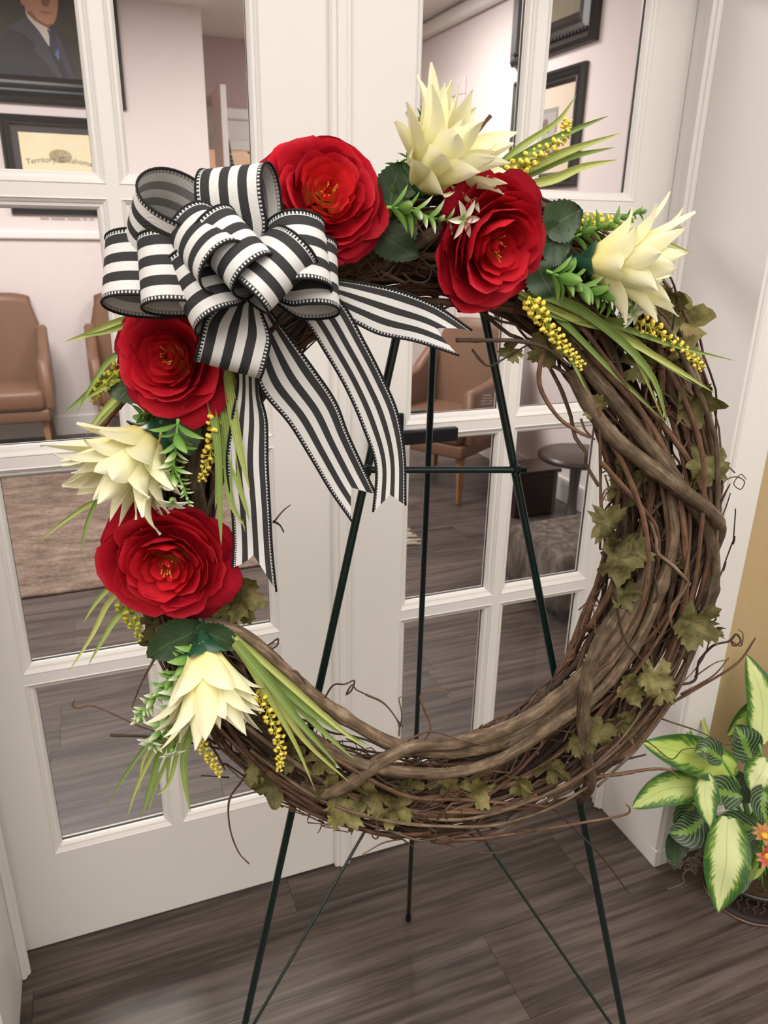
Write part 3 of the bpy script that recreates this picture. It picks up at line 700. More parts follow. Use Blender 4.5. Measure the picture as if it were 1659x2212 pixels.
# dried leaves
def dryleaf(px, py, size, ang, off, seed, curl=.35, tiltx=0.0):
    rg = random.Random(seed); c = WP(px, py, off); a = math.radians(ang)
    d = WX*math.cos(a)+WZ*math.sin(a); s_ = (d.cross(WN)).normalized(); n_ = WN
    d = (d*math.cos(tiltx)+WN*math.sin(tiltx)); n_ = s_.cross(d)
    ph = [rg.uniform(-.12, .12) for _ in range(8)]; cr1 = rg.uniform(-1, 1)*curl; cr2 = rg.uniform(.2, 1)*curl; vs = [c]; N = 40; RR = 4; fs = []
    for k in range(1, RR+1):
        for i in range(N):
            t = 2*math.pi*i/N
            lob = .62+.30*abs(math.cos(2.5*(t)))**.8 + (.05 if i % 2 else -.05)
            if abs(t-math.pi) < .25: lob *= .45
            r = size*.5*lob*(1+ph[i % 8])*k/RR; x, y_ = r*math.cos(t), r*math.sin(t)
            z = cr1*x*x/size*1.6 + cr2*y_*y_/size*2.2 + size*.20*noise.noise(V((x*45, y_*45, seed))) + size*.07*noise.noise(V((x*140, y_*140, seed+5)))
            vs.append(c + d*x + s_*y_ + n_*z)
    for i in range(N): fs.append((0, 1+i, 1+(i+1) % N))
    for k in range(RR-1):
        for i in range(N): a0 = 1+k*N; fs.append((a0+i, a0+N+i, a0+N+(i+1) % N, a0+(i+1) % N))
    return mk('dried_leaf', vs, fs, M['dry'], wreath)
DL = [(1318, 1135, .050, 140, .055, .5), (1340, 1205, .062, 200, .06, .1), (1372, 1195, .045, 60, .05, .4), (1350, 1285, .04, -80, .05, .3), (1498, 1345, .062, -100, .05, .3), (1412, 1462, .048, -100, .06, .2), (1372, 1485, .05, 200, .055, .3), (1430, 1490, .04, 30, .05, .5),
      (1430, 665, .055, 30, .03, .8), (1468, 690, .06, 80, .02, .9), (1400, 690, .05, 120, .03, .6), (1215, 720, .05, 170, .03, .5), (1180, 750, .045, 220, .03, .6), (1105, 755, .026, 200, .045, .9), (1492, 870, .055, -70, .045, .4), (1380, 790, .04, 10, .045, .5), (1525, 1005, .055, -95, .04, .4), (1480, 760, .04, 60, .04, .5),
      (520, 1285, .055, -20, .035, .5), (505, 1310, .05, -110, .03, .7), (350, 1345, .05, 150, .02, .7), (345, 1375, .045, 180, .01, .5), (590, 1690, .055, 200, .03, .4), (560, 1650, .045, 160, .03, .6), (745, 1745, .055, 230, .045, .4), (800, 1715, .055, 10, .045, .5), (850, 1745, .05, -30, .045, .5), (720, 1700, .05, 100, .04, .4), (780, 1760, .045, -60, .04, .6), (870, 1700, .05, 150, .03, .4),
      (1030, 1705, .055, 10, .035, .4), (1120, 1690, .045, 40, .035, .5), (1190, 1660, .045, 60, .04, .5), (1290, 1590, .05, 100, .04, .4), (1245, 1600, .035, -90, .055, .7), (1340, 1560, .045, 30, .035, .4), (1355, 1050, .055, -80, .02, .4), (1365, 1010, .045, 90, .02, .5), (1450, 1215, .04, 70, .03, .4), (1540, 1365, .024, -20, .03, .9), (440, 1320, .045, 10, .03, .6), (960, 1690, .05, 60, .03, .4), (1285, 880, .03, 150, .045, .7), (690, 1640, .045, 40, .04, .5), (620, 1620, .05, 200, .03, .5)]
for i, (a, b, s_, an, of, cu) in enumerate(DL): dryleaf(a, b, s_*1.12, an, of, i+1, cu*1.5, random.uniform(-.3, .5))
# white paper tag hanging behind the upper right rose
p0, p1, p2 = WP(1043, 640, -.02), WP(1092, 640, -.02), WP(1077, 697, -.02)
vs = [p0, p1, p2]; vs = vs + [q - WN*.0008 for q in vs]
mk('paper_tag', vs, [(0, 1, 2), (5, 4, 3), (0, 3, 4, 1), (1, 4, 5, 2), (2, 5, 3, 0)], plain('white_paper', (.78, .75, .70), .8), None, False, at=p0)
tag(bpy.data.objects['paper_tag'], 'pointed white paper corner showing below the upper right red rose', 'paper tag')

# ================================================================ roses and cream flowers
rose('red_rose', 706, 418, .0535, (.20, .28), .4, 'red rose with a fiery orange heart right above the striped bow', .085, 3, core='red_fire')
rose('red_rose', 1074, 533, .061, (.42, -.35), 1.2, 'red rose at upper right, just over the easel leg and paper tag', .085, 5)
rose('red_rose', 364, 770, .0515, (-.30, .12), 2.2, 'red rose directly under the bow loops on the left side', .080, 8)
rose('red_rose', 360, 1222, .0615, (-.05, -.10), .9, 'lowest and largest red rose, low on the left side', .085, 12)
lily('cream_flower', 898, 402, (.58, .60, .52), .092, 'cream flower at the very top between two red roses', .055, 21, .92)
lily('cream_flower', 1266, 568, (.93, -.02, .44), .090, 'cream flower at the far upper right, pointing right', .055, 24, .68)
lily('cream_flower', 335, 935, (-.58, -.60, .48), .094, 'cream flower on the left between the two left red roses', .060, 27, .82)
lily('cream_flower', 438, 1388, (.12, -.93, .42), .104, 'lowest cream flower hanging below the lowest red rose', .060, 31, .60, .028)

# ---------------------------------------------------------------- grass sprays
def spray(label, blades, off=.05, root=None):
    p0 = WP(blades[0][0][0], blades[0][0][1], off)
    t = thing('grass_spray', p0, label, 'artificial grass', 'grass sprays on the wreath')
    for i, b in enumerate(blades):
        w_ = b[-1]; P_ = [WP(q[0], q[1], off + (.02*(k/(len(b)-1))) + .006*math.sin(i*1.7)) for k, q in enumerate(b[:-1])]
        surf_leaf(P_, w_, M['grass'], t, 'blade', cup=.35, wav=0, nv=14, nu=4, seed=i, shape=(.55, .7))
spray('yellow-green grass blades fanning left of the rose under the bow', [
 [(300, 680), (230, 705), (190, 722), (140, 738), .0075], [(300, 690), (235, 715), (175, 727), .0055], [(300, 740), (240, 775), (200, 830), (165, 895), .006], [(300, 770), (240, 810), (190, 850), (136, 895), .0085], [(290, 790), (235, 830), (180, 865), .0065], [(280, 830), (240, 870), (210, 905), (185, 940), .006], [(270, 850), (235, 890), (195, 938), .005]], .045)
spray('long pale grass blades hanging beside the left ribbon tail', [
 [(480, 790), (488, 880), (505, 1000), (540, 1130), .012], [(490, 800), (505, 900), (520, 980), (540, 1060), .010], [(475, 800), (480, 900), (472, 1010), (465, 1100), .010], [(470, 820), (485, 930), (500, 1030), (530, 1150), .010], [(485, 830), (490, 960), (498, 1080), (530, 1140), .009], [(450, 840), (470, 960), (475, 1100), (478, 1180), .008], [(495, 800), (520, 900), (535, 1010), .009]], .075)
spray('thin grass blades poking out left of the lowest red rose', [
 [(260, 1060), (200, 1085), (140, 1125), (82, 1172), .005], [(235, 1040), (205, 1090), (185, 1140), (174, 1198), .0045], [(280, 1240), (235, 1270), (205, 1305), (180, 1345), .006], [(280, 1260), (235, 1300), (200, 1370), (148, 1452), .0065], [(300, 1290), (255, 1330), (220, 1385), (190, 1438), .0065]], .05)
spray('drooping grass blades below the lowest cream flower', [
 [(400, 1500), (330, 1590), (280, 1660), (228, 1745), .0055], [(405, 1500), (345, 1600), (300, 1690), (275, 1765), .0055], [(410, 1500), (350, 1620), (325, 1700), (305, 1768), .009], [(410, 1510), (375, 1610), (340, 1690), (320, 1755), .006], [(420, 1520), (385, 1620), (365, 1690), (335, 1722), .006], [(440, 1520), (400, 1620), (400, 1690), (412, 1755), .009], [(420, 1500), (350, 1580), (310, 1640), (300, 1720), .005], [(395, 1500), (370, 1600), (360, 1700), .008]], .05)
spray('green grass blades laid along the lower left vines', [
 [(505, 1370), (600, 1470), (690, 1550), (800, 1612), .011], [(510, 1385), (590, 1480), (650, 1560), (740, 1665), .012], [(505, 1390), (590, 1500), (660, 1600), (755, 1690), .009], [(510, 1380), (620, 1500), (700, 1580), (765, 1640), .010], [(520, 1410), (590, 1520), (640, 1610), (680, 1705), .007], [(510, 1375), (640, 1490), (730, 1570), (795, 1620), .008]], .062)
spray('grass blades reaching right from the top cream flower', [
 [(1030, 400), (1120, 320), (1200, 265), (1246, 205), .0065], [(1030, 400), (1140, 330), (1230, 285), (1315, 250), .0085], [(1030, 400), (1130, 365), (1230, 325), (1340, 288), .011], [(1040, 410), (1130, 380), (1230, 340), (1330, 318), .009], [(1140, 400), (1200, 385), (1260, 360), (1335, 345), .0095], [(1030, 405), (1100, 360), (1170, 330), .009]], .045)
spray('grass blades trailing down from the right-hand cream flower', [
 [(1120, 630), (1240, 690), (1350, 740), (1440, 920), .007], [(1140, 625), (1270, 680), (1400, 800), (1445, 925), .010], [(1120, 640), (1200, 680), (1320, 700), (1450, 745), (1590, 780), .008], [(1160, 630), (1280, 680), (1400, 760), (1500, 830), .011], [(1180, 640), (1330, 720), (1450, 790), (1545, 850), .008], [(1150, 640), (1200, 730), (1230, 770), (1270, 850), .007], [(1160, 640), (1300, 690), (1380, 690), .010], [(1140, 640), (1220, 700), (1320, 800), (1440, 915), .007]], .05)
spray('short grass tips behind the right-hand cream flower', [[(1240, 490), (1310, 492), (1360, 495), .008], [(1380, 500), (1440, 525), (1498, 548), .005]], .02)

# ---------------------------------------------------------------- yellow blossom sprigs
def blossom_mesh():
    vs, fs = [], []
    return vs, fs
def sprig_yellow(label, P_, off, mt='yellow', n=34, r=.0031, r0=.0078):
    C = catmull([WP(p[0], p[1], off) for p in P_], 24); t = thing('yellow_sprig', C[0], label, 'artificial flower', 'yellow sprigs on the wreath')
    v_, f_, u_ = tube(C, [.0016*(1-.5*i/24) for i in range(25)], 6); mk('stem', v_, f_, M['ystem'], t)
    rg = random.Random(len(label)+n); mb = MB()
    for i in range(n):
        q = i/n; k = q*24; j = min(23, int(k)); p = C[j].lerp(C[j+1], k-j); tt = (C[j+1]-C[j]).normalized()
        a = i*2.4+rg.uniform(-.3, .3); e1 = tt.orthogonal().normalized(); e2 = tt.cross(e1); s = 1-.62*q
        dr = e1*math.cos(a)+e2*math.sin(a); c = p + dr*r0*s*rg.uniform(.7, 1.1) + tt*.003; rr = r*s*rg.uniform(.8, 1.2)+.0007
        # a little three-lobed floret
        for m_ in range(3):
            an = 2.09*m_+a; d2 = (dr*.6 + (e1*math.cos(an)+e2*math.sin(an))*.5+tt*.4).normalized(); cc = c+d2*rr*.55
            sd = d2.orthogonal().normalized(); s2 = d2.cross(sd); vs = []
            for z_, w_ in ((-.5, .35), (.1, .75), (.6, .45)):
                for h in range(5): b_ = h*1.2566; vs.append(cc + d2*rr*z_ + (sd*math.cos(b_)+s2*math.sin(b_))*rr*w_)
            vs.append(cc+d2*rr*.75); fs = []
            for z_ in range(2):
                for h in range(5): fs.append((z_*5+h, z_*5+(h+1) % 5, z_*5+5+(h+1) % 5, z_*5+5+h))
            for h in range(5): fs.append((10+h, 10+(h+1) % 5, 15))
            mb.add((vs, fs))
        v2, f2, _ = tube([p, c], .0006, 4); mb.add((v2, f2))
    o = mb.build('blossoms', M[mt], t, True); o['kind'] = 'stuff'
sprig_yellow('yellow sprig hanging right of the middle left cream flower', [(470, 890), (462, 950), (448, 1000), (436, 1035)], .075, n=35)
sprig_yellow('olive yellow sprig left of the rose under the bow', [(270, 790), (240, 815), (215, 840), (198, 858)], .05, 'olive', 30)
sprig_yellow('small olive sprig left under the lowest red rose', [(262, 1290), (280, 1325), (292, 1350), (303, 1382)], .06, 'olive', 28)
sprig_yellow('bent yellow sprig behind the lowest cream flower', [(405, 1490), (425, 1560), (430, 1600), (455, 1640), (475, 1672)], .05, n=62)
sprig_yellow('yellow sprig right of the lowest cream flower', [(560, 1490), (580, 1540), (600, 1590), (606, 1630), (604, 1660)], .065, n=59)
sprig_yellow('yellow sprig pointing up among the grass at the top', [(1085, 390), (1130, 355), (1180, 320), (1215, 295), (1226, 262)], .055, n=59)
sprig_yellow('yellow sprig hanging below the upper right red rose', [(1142, 640), (1165, 680), (1200, 725), (1230, 760), (1256, 790)], .065, n=64)
sprig_yellow('yellow sprig at the far right below the cream flower', [(1370, 690), (1420, 715), (1460, 745), (1490, 770), (1518, 795)], .055, n=56)
sprig_yellow('short yellow sprig above the right-hand cream flower', [(1240, 500), (1280, 480), (1310, 478), (1335, 485)], .03, n=35)

# ---------------------------------------------------------------- green sprigs with small leaves
def unitleaf(mt, cup=.35, bow=.25):
    def fn(u, v):
        s = u*2-1; wd = .37*math.sin(math.pi*min(1, .03+.97*v)**.9)**.8
        if v > .999: wd = .01
        return V((s*wd*.5, v, cup*wd*(s*s-.4)*1.2 - bow*v*v))
    v_, f_, u_ = grid(fn, 4, 8); return mesh('leaf', v_, f_, M[mt], True, u_)
LM = {k: unitleaf(k) for k in ('sprig', 'sprigg', 'starwhite')}
def sprig_green(label, P_, off, n=7, L=.022, mt='sprig', star=None, seed=1, fine=False):
    rg = random.Random(seed); C = catmull([WP(p[0], p[1], off) for p in P_], 30); t = thing('green_sprig', C[0], label, 'artificial foliage', 'green sprigs on the wreath')
    v_, f_, u_ = tube(C, [.0017*(1-.55*i/30) for i in range(31)], 6); mk('stem', v_, f_, M['sprigstem'], t)
    for i in range(n):
        q = .06+.92*i/n; k = q*30; j = min(29, int(k)); p = C[j].lerp(C[j+1], k-j); tt = (C[j+1]-C[j]).normalized()
        base = WN.cross(tt).normalized(); nn = tt.cross(base)
        for s in range(3 if i % 2 else 2):
            a = s*(6.283/(3 if i % 2 else 2)) + i*1.3 + rg.uniform(-.3, .3); dr = base*math.cos(a)+nn*math.sin(a); el = rg.uniform(.65, 1.05)
            d = (tt*math.cos(el)+dr*math.sin(el)).normalized(); up = (tt*math.sin(el)-dr*math.cos(el)).normalized(); ll = L*(1.1-.55*q)*rg.uniform(.8, 1.2)
            m4 = frameM(p, d.cross(up), d, up) @ Matrix.Diagonal((ll*1.15, ll, ll, 1))
            inst('leaf', LM[('sprigg' if (q < .3 and mt == 'sprig') else mt)], t, m4)
    if star:
        for (sx, sy, r, dx) in star:
            c = WP(sx, sy, off+.008); ax = (WN*.7 + WX*dx[0] + WZ*dx[1]).normalized(); e1 = ax.orthogonal().normalized(); e2 = ax.cross(e1)
            v2, f2 = lathe([(0, -.30), (.12, -.28), (.20, -.12), (.12, .02), (0, .04)], 10, axisM(c, ax) @ Matrix.Scale(r, 4)); mk('bud', v2, f2, M['sprigstem'], t)
            for i in range(6):
                a = i*1.047+.3; d = (e1*math.cos(a)+e2*math.sin(a)+ax*.35).normalized(); up = (ax - d*ax.dot(d)).normalized()
                inst('floret_petal', LM['starwhite'], t, frameM(c, d.cross(up), d, up) @ Matrix.Diagonal((r*.95, r, r, 1)))
sprig_green('white-tipped green sprig with a star floret between two upper roses', [(835, 448), (880, 452), (930, 470), (985, 478)], .10, 8, .025, star=[(1000, 473, .019, (.4, -.2))], seed=4)
sprig_green('green sprig hanging right of the middle left cream flower', [(385, 905), (380, 960), (375, 1010), (372, 1060)], .10, 8, .024, star=[(372, 1085, .017, (0, -.9))], seed=5)
sprig_green('fine white-budded sprig just above the lowest red rose', [(372, 1000), (390, 1040), (402, 1070), (410, 1095)], .10, 9, .010, seed=6)
sprig_green('green sprig left of the lowest cream flower', [(440, 1385), (410, 1430), (380, 1500), (345, 1580), (330, 1610)], .07, 18, .027, star=[(325, 1600, .016, (-.3, -.8)), (372, 1625, .016, (.2, -.8))], seed=7)
sprig_green('fine green sprig at the far lower left', [(390, 1440), (350, 1490), (315, 1530), (295, 1560)], .065, 14, .018, seed=8)
sprig_green('green sprig under the right-hand cream flower', [(1180, 585), (1240, 610), (1300, 640), (1350, 662)], .075, 13, .028, 'sprigg', star=[(1368, 675, .018, (.5, -.4))], seed=9)
sprig_green('green sprig rising above the right-hand cream flower', [(1230, 515), (1270, 500), (1320, 480), (1360, 465), (1395, 458)], .05, 10, .019, 'sprigg', seed=10)
sprig_green('small green sprig at the left edge of the top cream flower', [(885, 420), (880, 350), (900, 270), (925, 215)], .02, 9, .014, seed=12)
sprig_green('short green sprig between the upper left rose and the top cream flower', [(840, 470), (855, 420), (862, 380), (858, 345)], .05, 6, .020, 'sprigg', seed=13)
sprig_green('short green sprig above the middle left cream flower', [(330, 930), (310, 905), (318, 880), (325, 872)], .05, 6, .020, 'sprigg', seed=14)

# ---------------------------------------------------------------- dark rose leaves
def roseleaf(label, P_, W, off, seed):
    C = [WP(p[0], p[1], off) for p in P_]; t = surf_leaf(C, W, M['leaf'], None, 'rose_leaf', cup=.12, serr=.06, wav=.05, nv=22, seed=seed, shape=(.8, .65))
    tag(t, label, 'artificial leaf', 'dark green leaves on the wreath')
RL = [
 ('dark green leaf at the lower left edge of the rose under the bow', [(330, 790), (290, 830), (232, 845)], .042, .052),
 ('dark green leaf hanging over the stem right of the middle left cream flower', [(370, 890), (395, 930), (412, 985)], .040, .062),
 ('dark green leaf directly above the middle left cream flower', [(380, 880), (340, 905), (292, 925)], .030, .048),
 ('broad dark green leaf left of the lowest cream flower', [(440, 1355), (380, 1385), (318, 1420)], .052, .058),
 ('dark green leaf over the right shoulder of the lowest cream flower', [(420, 1365), (470, 1378), (520, 1398)], .036, .060),
 ('dark green leaf upright between the upper left rose and the top cream flower', [(842, 450), (850, 400), (868, 350)], .036, .062),
 ('small dark green leaf at the foot of the top cream flower', [(900, 415), (880, 395), (872, 350)], .022, .072),
 ('dark green leaf right under the upper left rose', [(800, 490), (850, 525), (905, 555)], .036, .050),
 ('dark green leaf behind the lower right petals of the upper left rose', [(830, 460), (862, 500), (872, 540)], .040, .045),
 ('dark green leaf at the upper right of the upper right rose', [(1180, 500), (1215, 475), (1258, 452)], .042, .062),
 ('dark green leaf right beside the upper right rose', [(1170, 530), (1200, 525), (1238, 520)], .044, .060),
 ('dark green leaf below right of the upper right rose', [(1160, 570), (1180, 610), (1195, 640)], .040, .060),
 ('dark green leaf between rose and stem of the right-hand cream flower', [(1190, 560), (1225, 570), (1260, 560)], .034, .045),
]
for i, (lb, P_, W_, of) in enumerate(RL): roseleaf(lb, P_, W_, of, i+3)

# ================================================================ striped wired ribbon bow
def m_ribbon(name, dark, light):
    m = NT(name); t, u, v = m.uv()
    band = m.math('LESS_THAN', m.math('FRACT', m.math('MULTIPLY', m.math('SUBTRACT', u, .07), 3.4884)), .5)
    eg = m.math('GREATER_THAN', m.math('ABSOLUTE', m.math('SUBTRACT', u, .5)), .44)
    st = m.math('LESS_THAN', m.math('FRACT', m.math('MULTIPLY', v, 300.0)), .58)
    st = m.math('MULTIPLY', st, m.math('LESS_THAN', m.math('ABSOLUTE', m.math('SUBTRACT', u, .5)), .485))
    band = m.math('ADD', m.math('MULTIPLY', band, m.math('SUBTRACT', 1.0, eg)), m.math('MULTIPLY', st, eg))
    weave = m.n('ShaderNodeTexWave', wave_type='BANDS', bands_direction='DIAGONAL'); weave.inputs['Scale'].default_value = 420; weave.inputs['Distortion'].default_value = .3
    m.l(m.pos(), weave.inputs['Vector'])
    c = m.mix(band, light, dark); c = m.mix(m.math('MULTIPLY', weave.outputs['Fac'], .10), c, (.35, .34, .33))
    m.base(c); m.rough(.8, .15); m.bump(weave.outputs['Fac'], .25, .0006); m.translucent(.12); return m.m
M['ribbon'] = m_ribbon('striped_ribbon_face', (.026, .026, .028), (.74, .73, .72))
M['ribbonb'] = m_ribbon('striped_ribbon_reverse', (.27, .265, .265), (.72, .70, .68))
def m_edge():
    m = NT('wired_edge'); t, u, v = m.uv()
    k = m.math('GREATER_THAN', m.math('FRACT', m.math('ADD', m.math('MULTIPLY', v, 260.0), m.math('MULTIPLY', u, 1.0))), .62)
    m.base(m.mix(k, (.010, .010, .011), (.55, .53, .50))); m.rough(.8); return m.m
M['edge'] = m_edge()
M['edgeb'] = plain('black_wired_edge', (.012, .012, .013), .75, .2, .3, 300)
BC = WP(548, 612, .115)
bow = thing('ribbon_bow', BC, 'black and white striped wired ribbon bow with long tails on the upper left', 'ribbon bow')
RW = .060
def ribbon(nm, rows, notch=0):
    """rows: list of (edge point a, edge point b); u runs a->b"""
    NU = 16; nv = len(rows); vs = []; uv = []; fs = []; L = 0
    for j, (a, b) in enumerate(rows):
        if j: L += ((rows[j][0]+rows[j][1])-(rows[j-1][0]+rows[j-1][1])).length*.5
        for i in range(NU+1): u = i/NU; vs.append(a.lerp(b, u)); uv.append((u, L))
    for j in range(nv-1):
        for i in range(NU): k = j*(NU+1)+i; fs.append((k, k+1, k+NU+2, k+NU+1))
    # reverse side as a second skin just behind the face
    n0 = len(vs); nrm = [V((0, 0, 0)) for _ in vs]
    for f in fs:
        q = (vs[f[1]]-vs[f[0]]).cross(vs[f[3]]-vs[f[0]])
        for i in f: nrm[i] += q
    nrm = [q.normalized() if q.length > 1e-12 else V((0, 0, 1)) for q in nrm]
    vs2 = [p-q*.0005 for p, q in zip(vs, nrm)]
    o = mk(nm, vs+vs2, fs+[tuple(n0+i for i in f[::-1]) for f in fs], [M['ribbon'], M['ribbonb']], bow, True, uv+uv, [0]*len(fs)+[1]*len(fs))
    for e in (0, 1):
        P_ = [r[e] for r in rows]; v_, f_, u_ = tube(P_, .0012, 6); mk('wired_edge', v_, f_, M['edgeb'], o, True, u_)
    return o
def loop(px, py, tip, wvec, H=.022, tipoff=.14, pinch=.28, roff=.0, fat=1.0, width=RW, sgn=1):
    """loop leaving the knot, tip = pixel of the far fold, wvec = (right, up, out) direction across the ribbon"""
    c = WP(px, py, .112+roff); T = WP(tip[0], tip[1], tipoff); d = (T-c); L = d.length; d.normalize()
    w_ = (WX*wvec[0]+WZ*wvec[1]+WN*wvec[2]); w_ = (w_-d*w_.dot(d)).normalized(); h = d.cross(w_)*sgn
    rows = []; N = 44
    for k in range(N+1):
        t = k/N; a = 2*math.pi*t
        f = (1-math.cos(a))/2; f = f**.80
        g = -math.sin(a)*(.35+.65*f)*fat
        p = c + d*(L*f) + h*(H*g*1.25)
        ww = width*(pinch+(1-pinch)*smooth01(f*1.9))
        rows.append((p-w_*ww*.5, p+w_*ww*.5))
    j = N//4; nn = (rows[j][1]-rows[j][0]).cross(rows[j+1][0]-rows[j][0])
    if nn.dot(-h) < 0: rows = [(b, a) for a, b in rows]
    return ribbon('loop', rows)
def tail(nm, A, B, offs, n=40, notch=None, wave=0):
    """edges A and B as pixel polylines"""
    k = len(A); a_ = catmull([WP(p[0], p[1], offs[i]) for i, p in enumerate(A)], n); b_ = catmull([WP(p[0], p[1], offs[i]+(wave*(1 if i % 2 else -1))) for i, p in enumerate(B)], n)
    rows = list(zip(a_, b_)); NU = 16
    j = n//2; nn = (rows[j][1]-rows[j][0]).cross(rows[j+1][0]-rows[j][0])
    if nn.dot(WN) < 0: rows = [(b, a) for a, b in rows]; o = ribbon(nm, rows)
    if notch:   # swallow-tail cut: pull the middle of the last rows back
        me = o.data; m_ = len(rows); cnt = m_*(NU+1)
        for j in range(m_-8, m_):
            for i in range(NU+1):
                u = i/NU; dep = notch*(1-abs(u-.5)*2); s = (j-(m_-9))/8
                t = max(0, (m_-1)) ; back = dep*s
                jj = max(0, min(m_-1, (m_-1)-(m_-1-j)*1.0 - back)); lo = int(jj); fr = jj-lo; hi = min(m_-1, lo+1)
                for base in (0, cnt):
                    p = (rows[lo][0].lerp(rows[lo][1], u)).lerp(rows[hi][0].lerp(rows[hi][1], u), fr) - org(bow)
                    if base: p = p - WN*.0006
                    me.vertices[base+j*(NU+1)+i].co = p
    return o
# tails
tail('tail', [(512, 770), (513, 840), (500, 910), (490, 1000), (500, 1090), (505, 1170), (502, 1226)], [(560, 770), (562, 850), (576, 910), (578, 1000), (583, 1100), (588, 1190), (597, 1278)], [.09, .085, .085, .085, .085, .08, .08], notch=5)
tail('tail', [(535, 665), (545, 740), (562, 835), (625, 915), (672, 990), (715, 1062), (760, 1126)], [(560, 640), (612, 710), (676, 795), (725, 868), (752, 938), (786, 1012), (812, 1068)], [.10, .10, .095, .09, .085, .08, .08], notch=5)
tail('tail', [(590, 640), (655, 690), (703, 762), (748, 840), (785, 925), (812, 1010), (806, 1106)], [(690, 615), (740, 655), (788, 740), (826, 815), (858, 890), (874, 985), (876, 1092)], [.10, .10, .10, .095, .09, .085, .085], notch=2)
tail('tail', [(600, 640), (690, 655), (755, 690), (820, 722), (900, 738), (992, 768)], [(630, 590), (730, 604), (800, 614), (870, 630), (945, 662), (1020, 714)], [.09, .09, .092, .09, .085, .09], notch=6)
# hanging loop below the knot
loop(530, 640, (492, 800), (1, .05, -.15), .020, .125, .45, 0, 1)
# loops round the knot, back ones first
loop(540, 600, (508, 358), (1, -.10, .35), .024, .115, .30)
loop(545, 590, (290, 440), (.45, .62, .55), .036, .105, .32)
loop(535, 600, (226, 590), (-.05, -.90, .40), .028, .10, .32)
loop(530, 600, (300, 588), (0, -.95, .34), .024, .135, .38)
loop(540, 600, (388, 640), (.40, -.80, .36), .024, .150, .42)
loop(540, 590, (412, 512), (.62, -.60, .48), .026, .165, .45)
loop(552, 596, (484, 520), (.60, -.66, .30), .024, .175, .5)
loop(555, 610, (730, 598), (.15, -.92, .34), .026, .125, .34)
loop(560, 596, (690, 535), (.05, -.92, .36), .026, .155, .40)
loop(520, 545, (622, 600), (-.50, -.62, .34), .020, .180, .8)
for i in range(5):
    a = i*1.3; P_ = [BC+WN*.02+(WX*math.cos(a)+WZ*math.sin(a))*.008*k + WN*.006*math.sin(k*2+i) for k in range(4)]
    v_, f_, u_ = tube(catmull(P_, 10), .0010, 5); mk('tie_wire', v_, f_, M['black'], bow, True, u_)

# ================================================================ furnishings of the room beyond
M['brownvinyl'] = plain('brown_upholstery', (.17, .088, .052), .45, .4, .08, 8)
M['beech'] = plain('light_wood_leg', (.26, .135, .06), .45, .4, .2, 15)
M['darkwood'] = plain('dark_red_brown_wood', (.028, .014, .011), .3, .5, .2, 15)
def m_tweed():
    m = NT('ribbed_tweed'); p = m.pos(); w_ = m.noise(30, 4, m.vmul(p, (1, 1, .25)), .7)
    m.base(m.ramp(w_, [(.3, (.045, .037, .032)), (.5, (.12, .10, .085)), (.7, (.22, .19, .16))])); m.rough(.95, .1); m.bump(w_, .5, .003); return m.m
M['tweed'] = m_tweed()
def m_rug():
    m = NT('distressed_rug'); p = m.pos(); a = m.noise(5, 6, m.vmul(p, (1, 2.5, 1)), .75); b = m.noise(60, 3, p)
    f = m.math('ADD', m.math('MULTIPLY', a, .75), m.math('MULTIPLY', b, .25))
    m.base(m.ramp(f, [(.35, (.08, .055, .042)), (.5, (.17, .125, .098)), (.65, (.27, .21, .17))])); m.rough(.95, .1); m.bump(b, .3, .002); return m.m
M['rug'] = m_rug(); M['fringe'] = plain('cream_fringe', (.5, .45, .36), .95, .1, .2, 50)
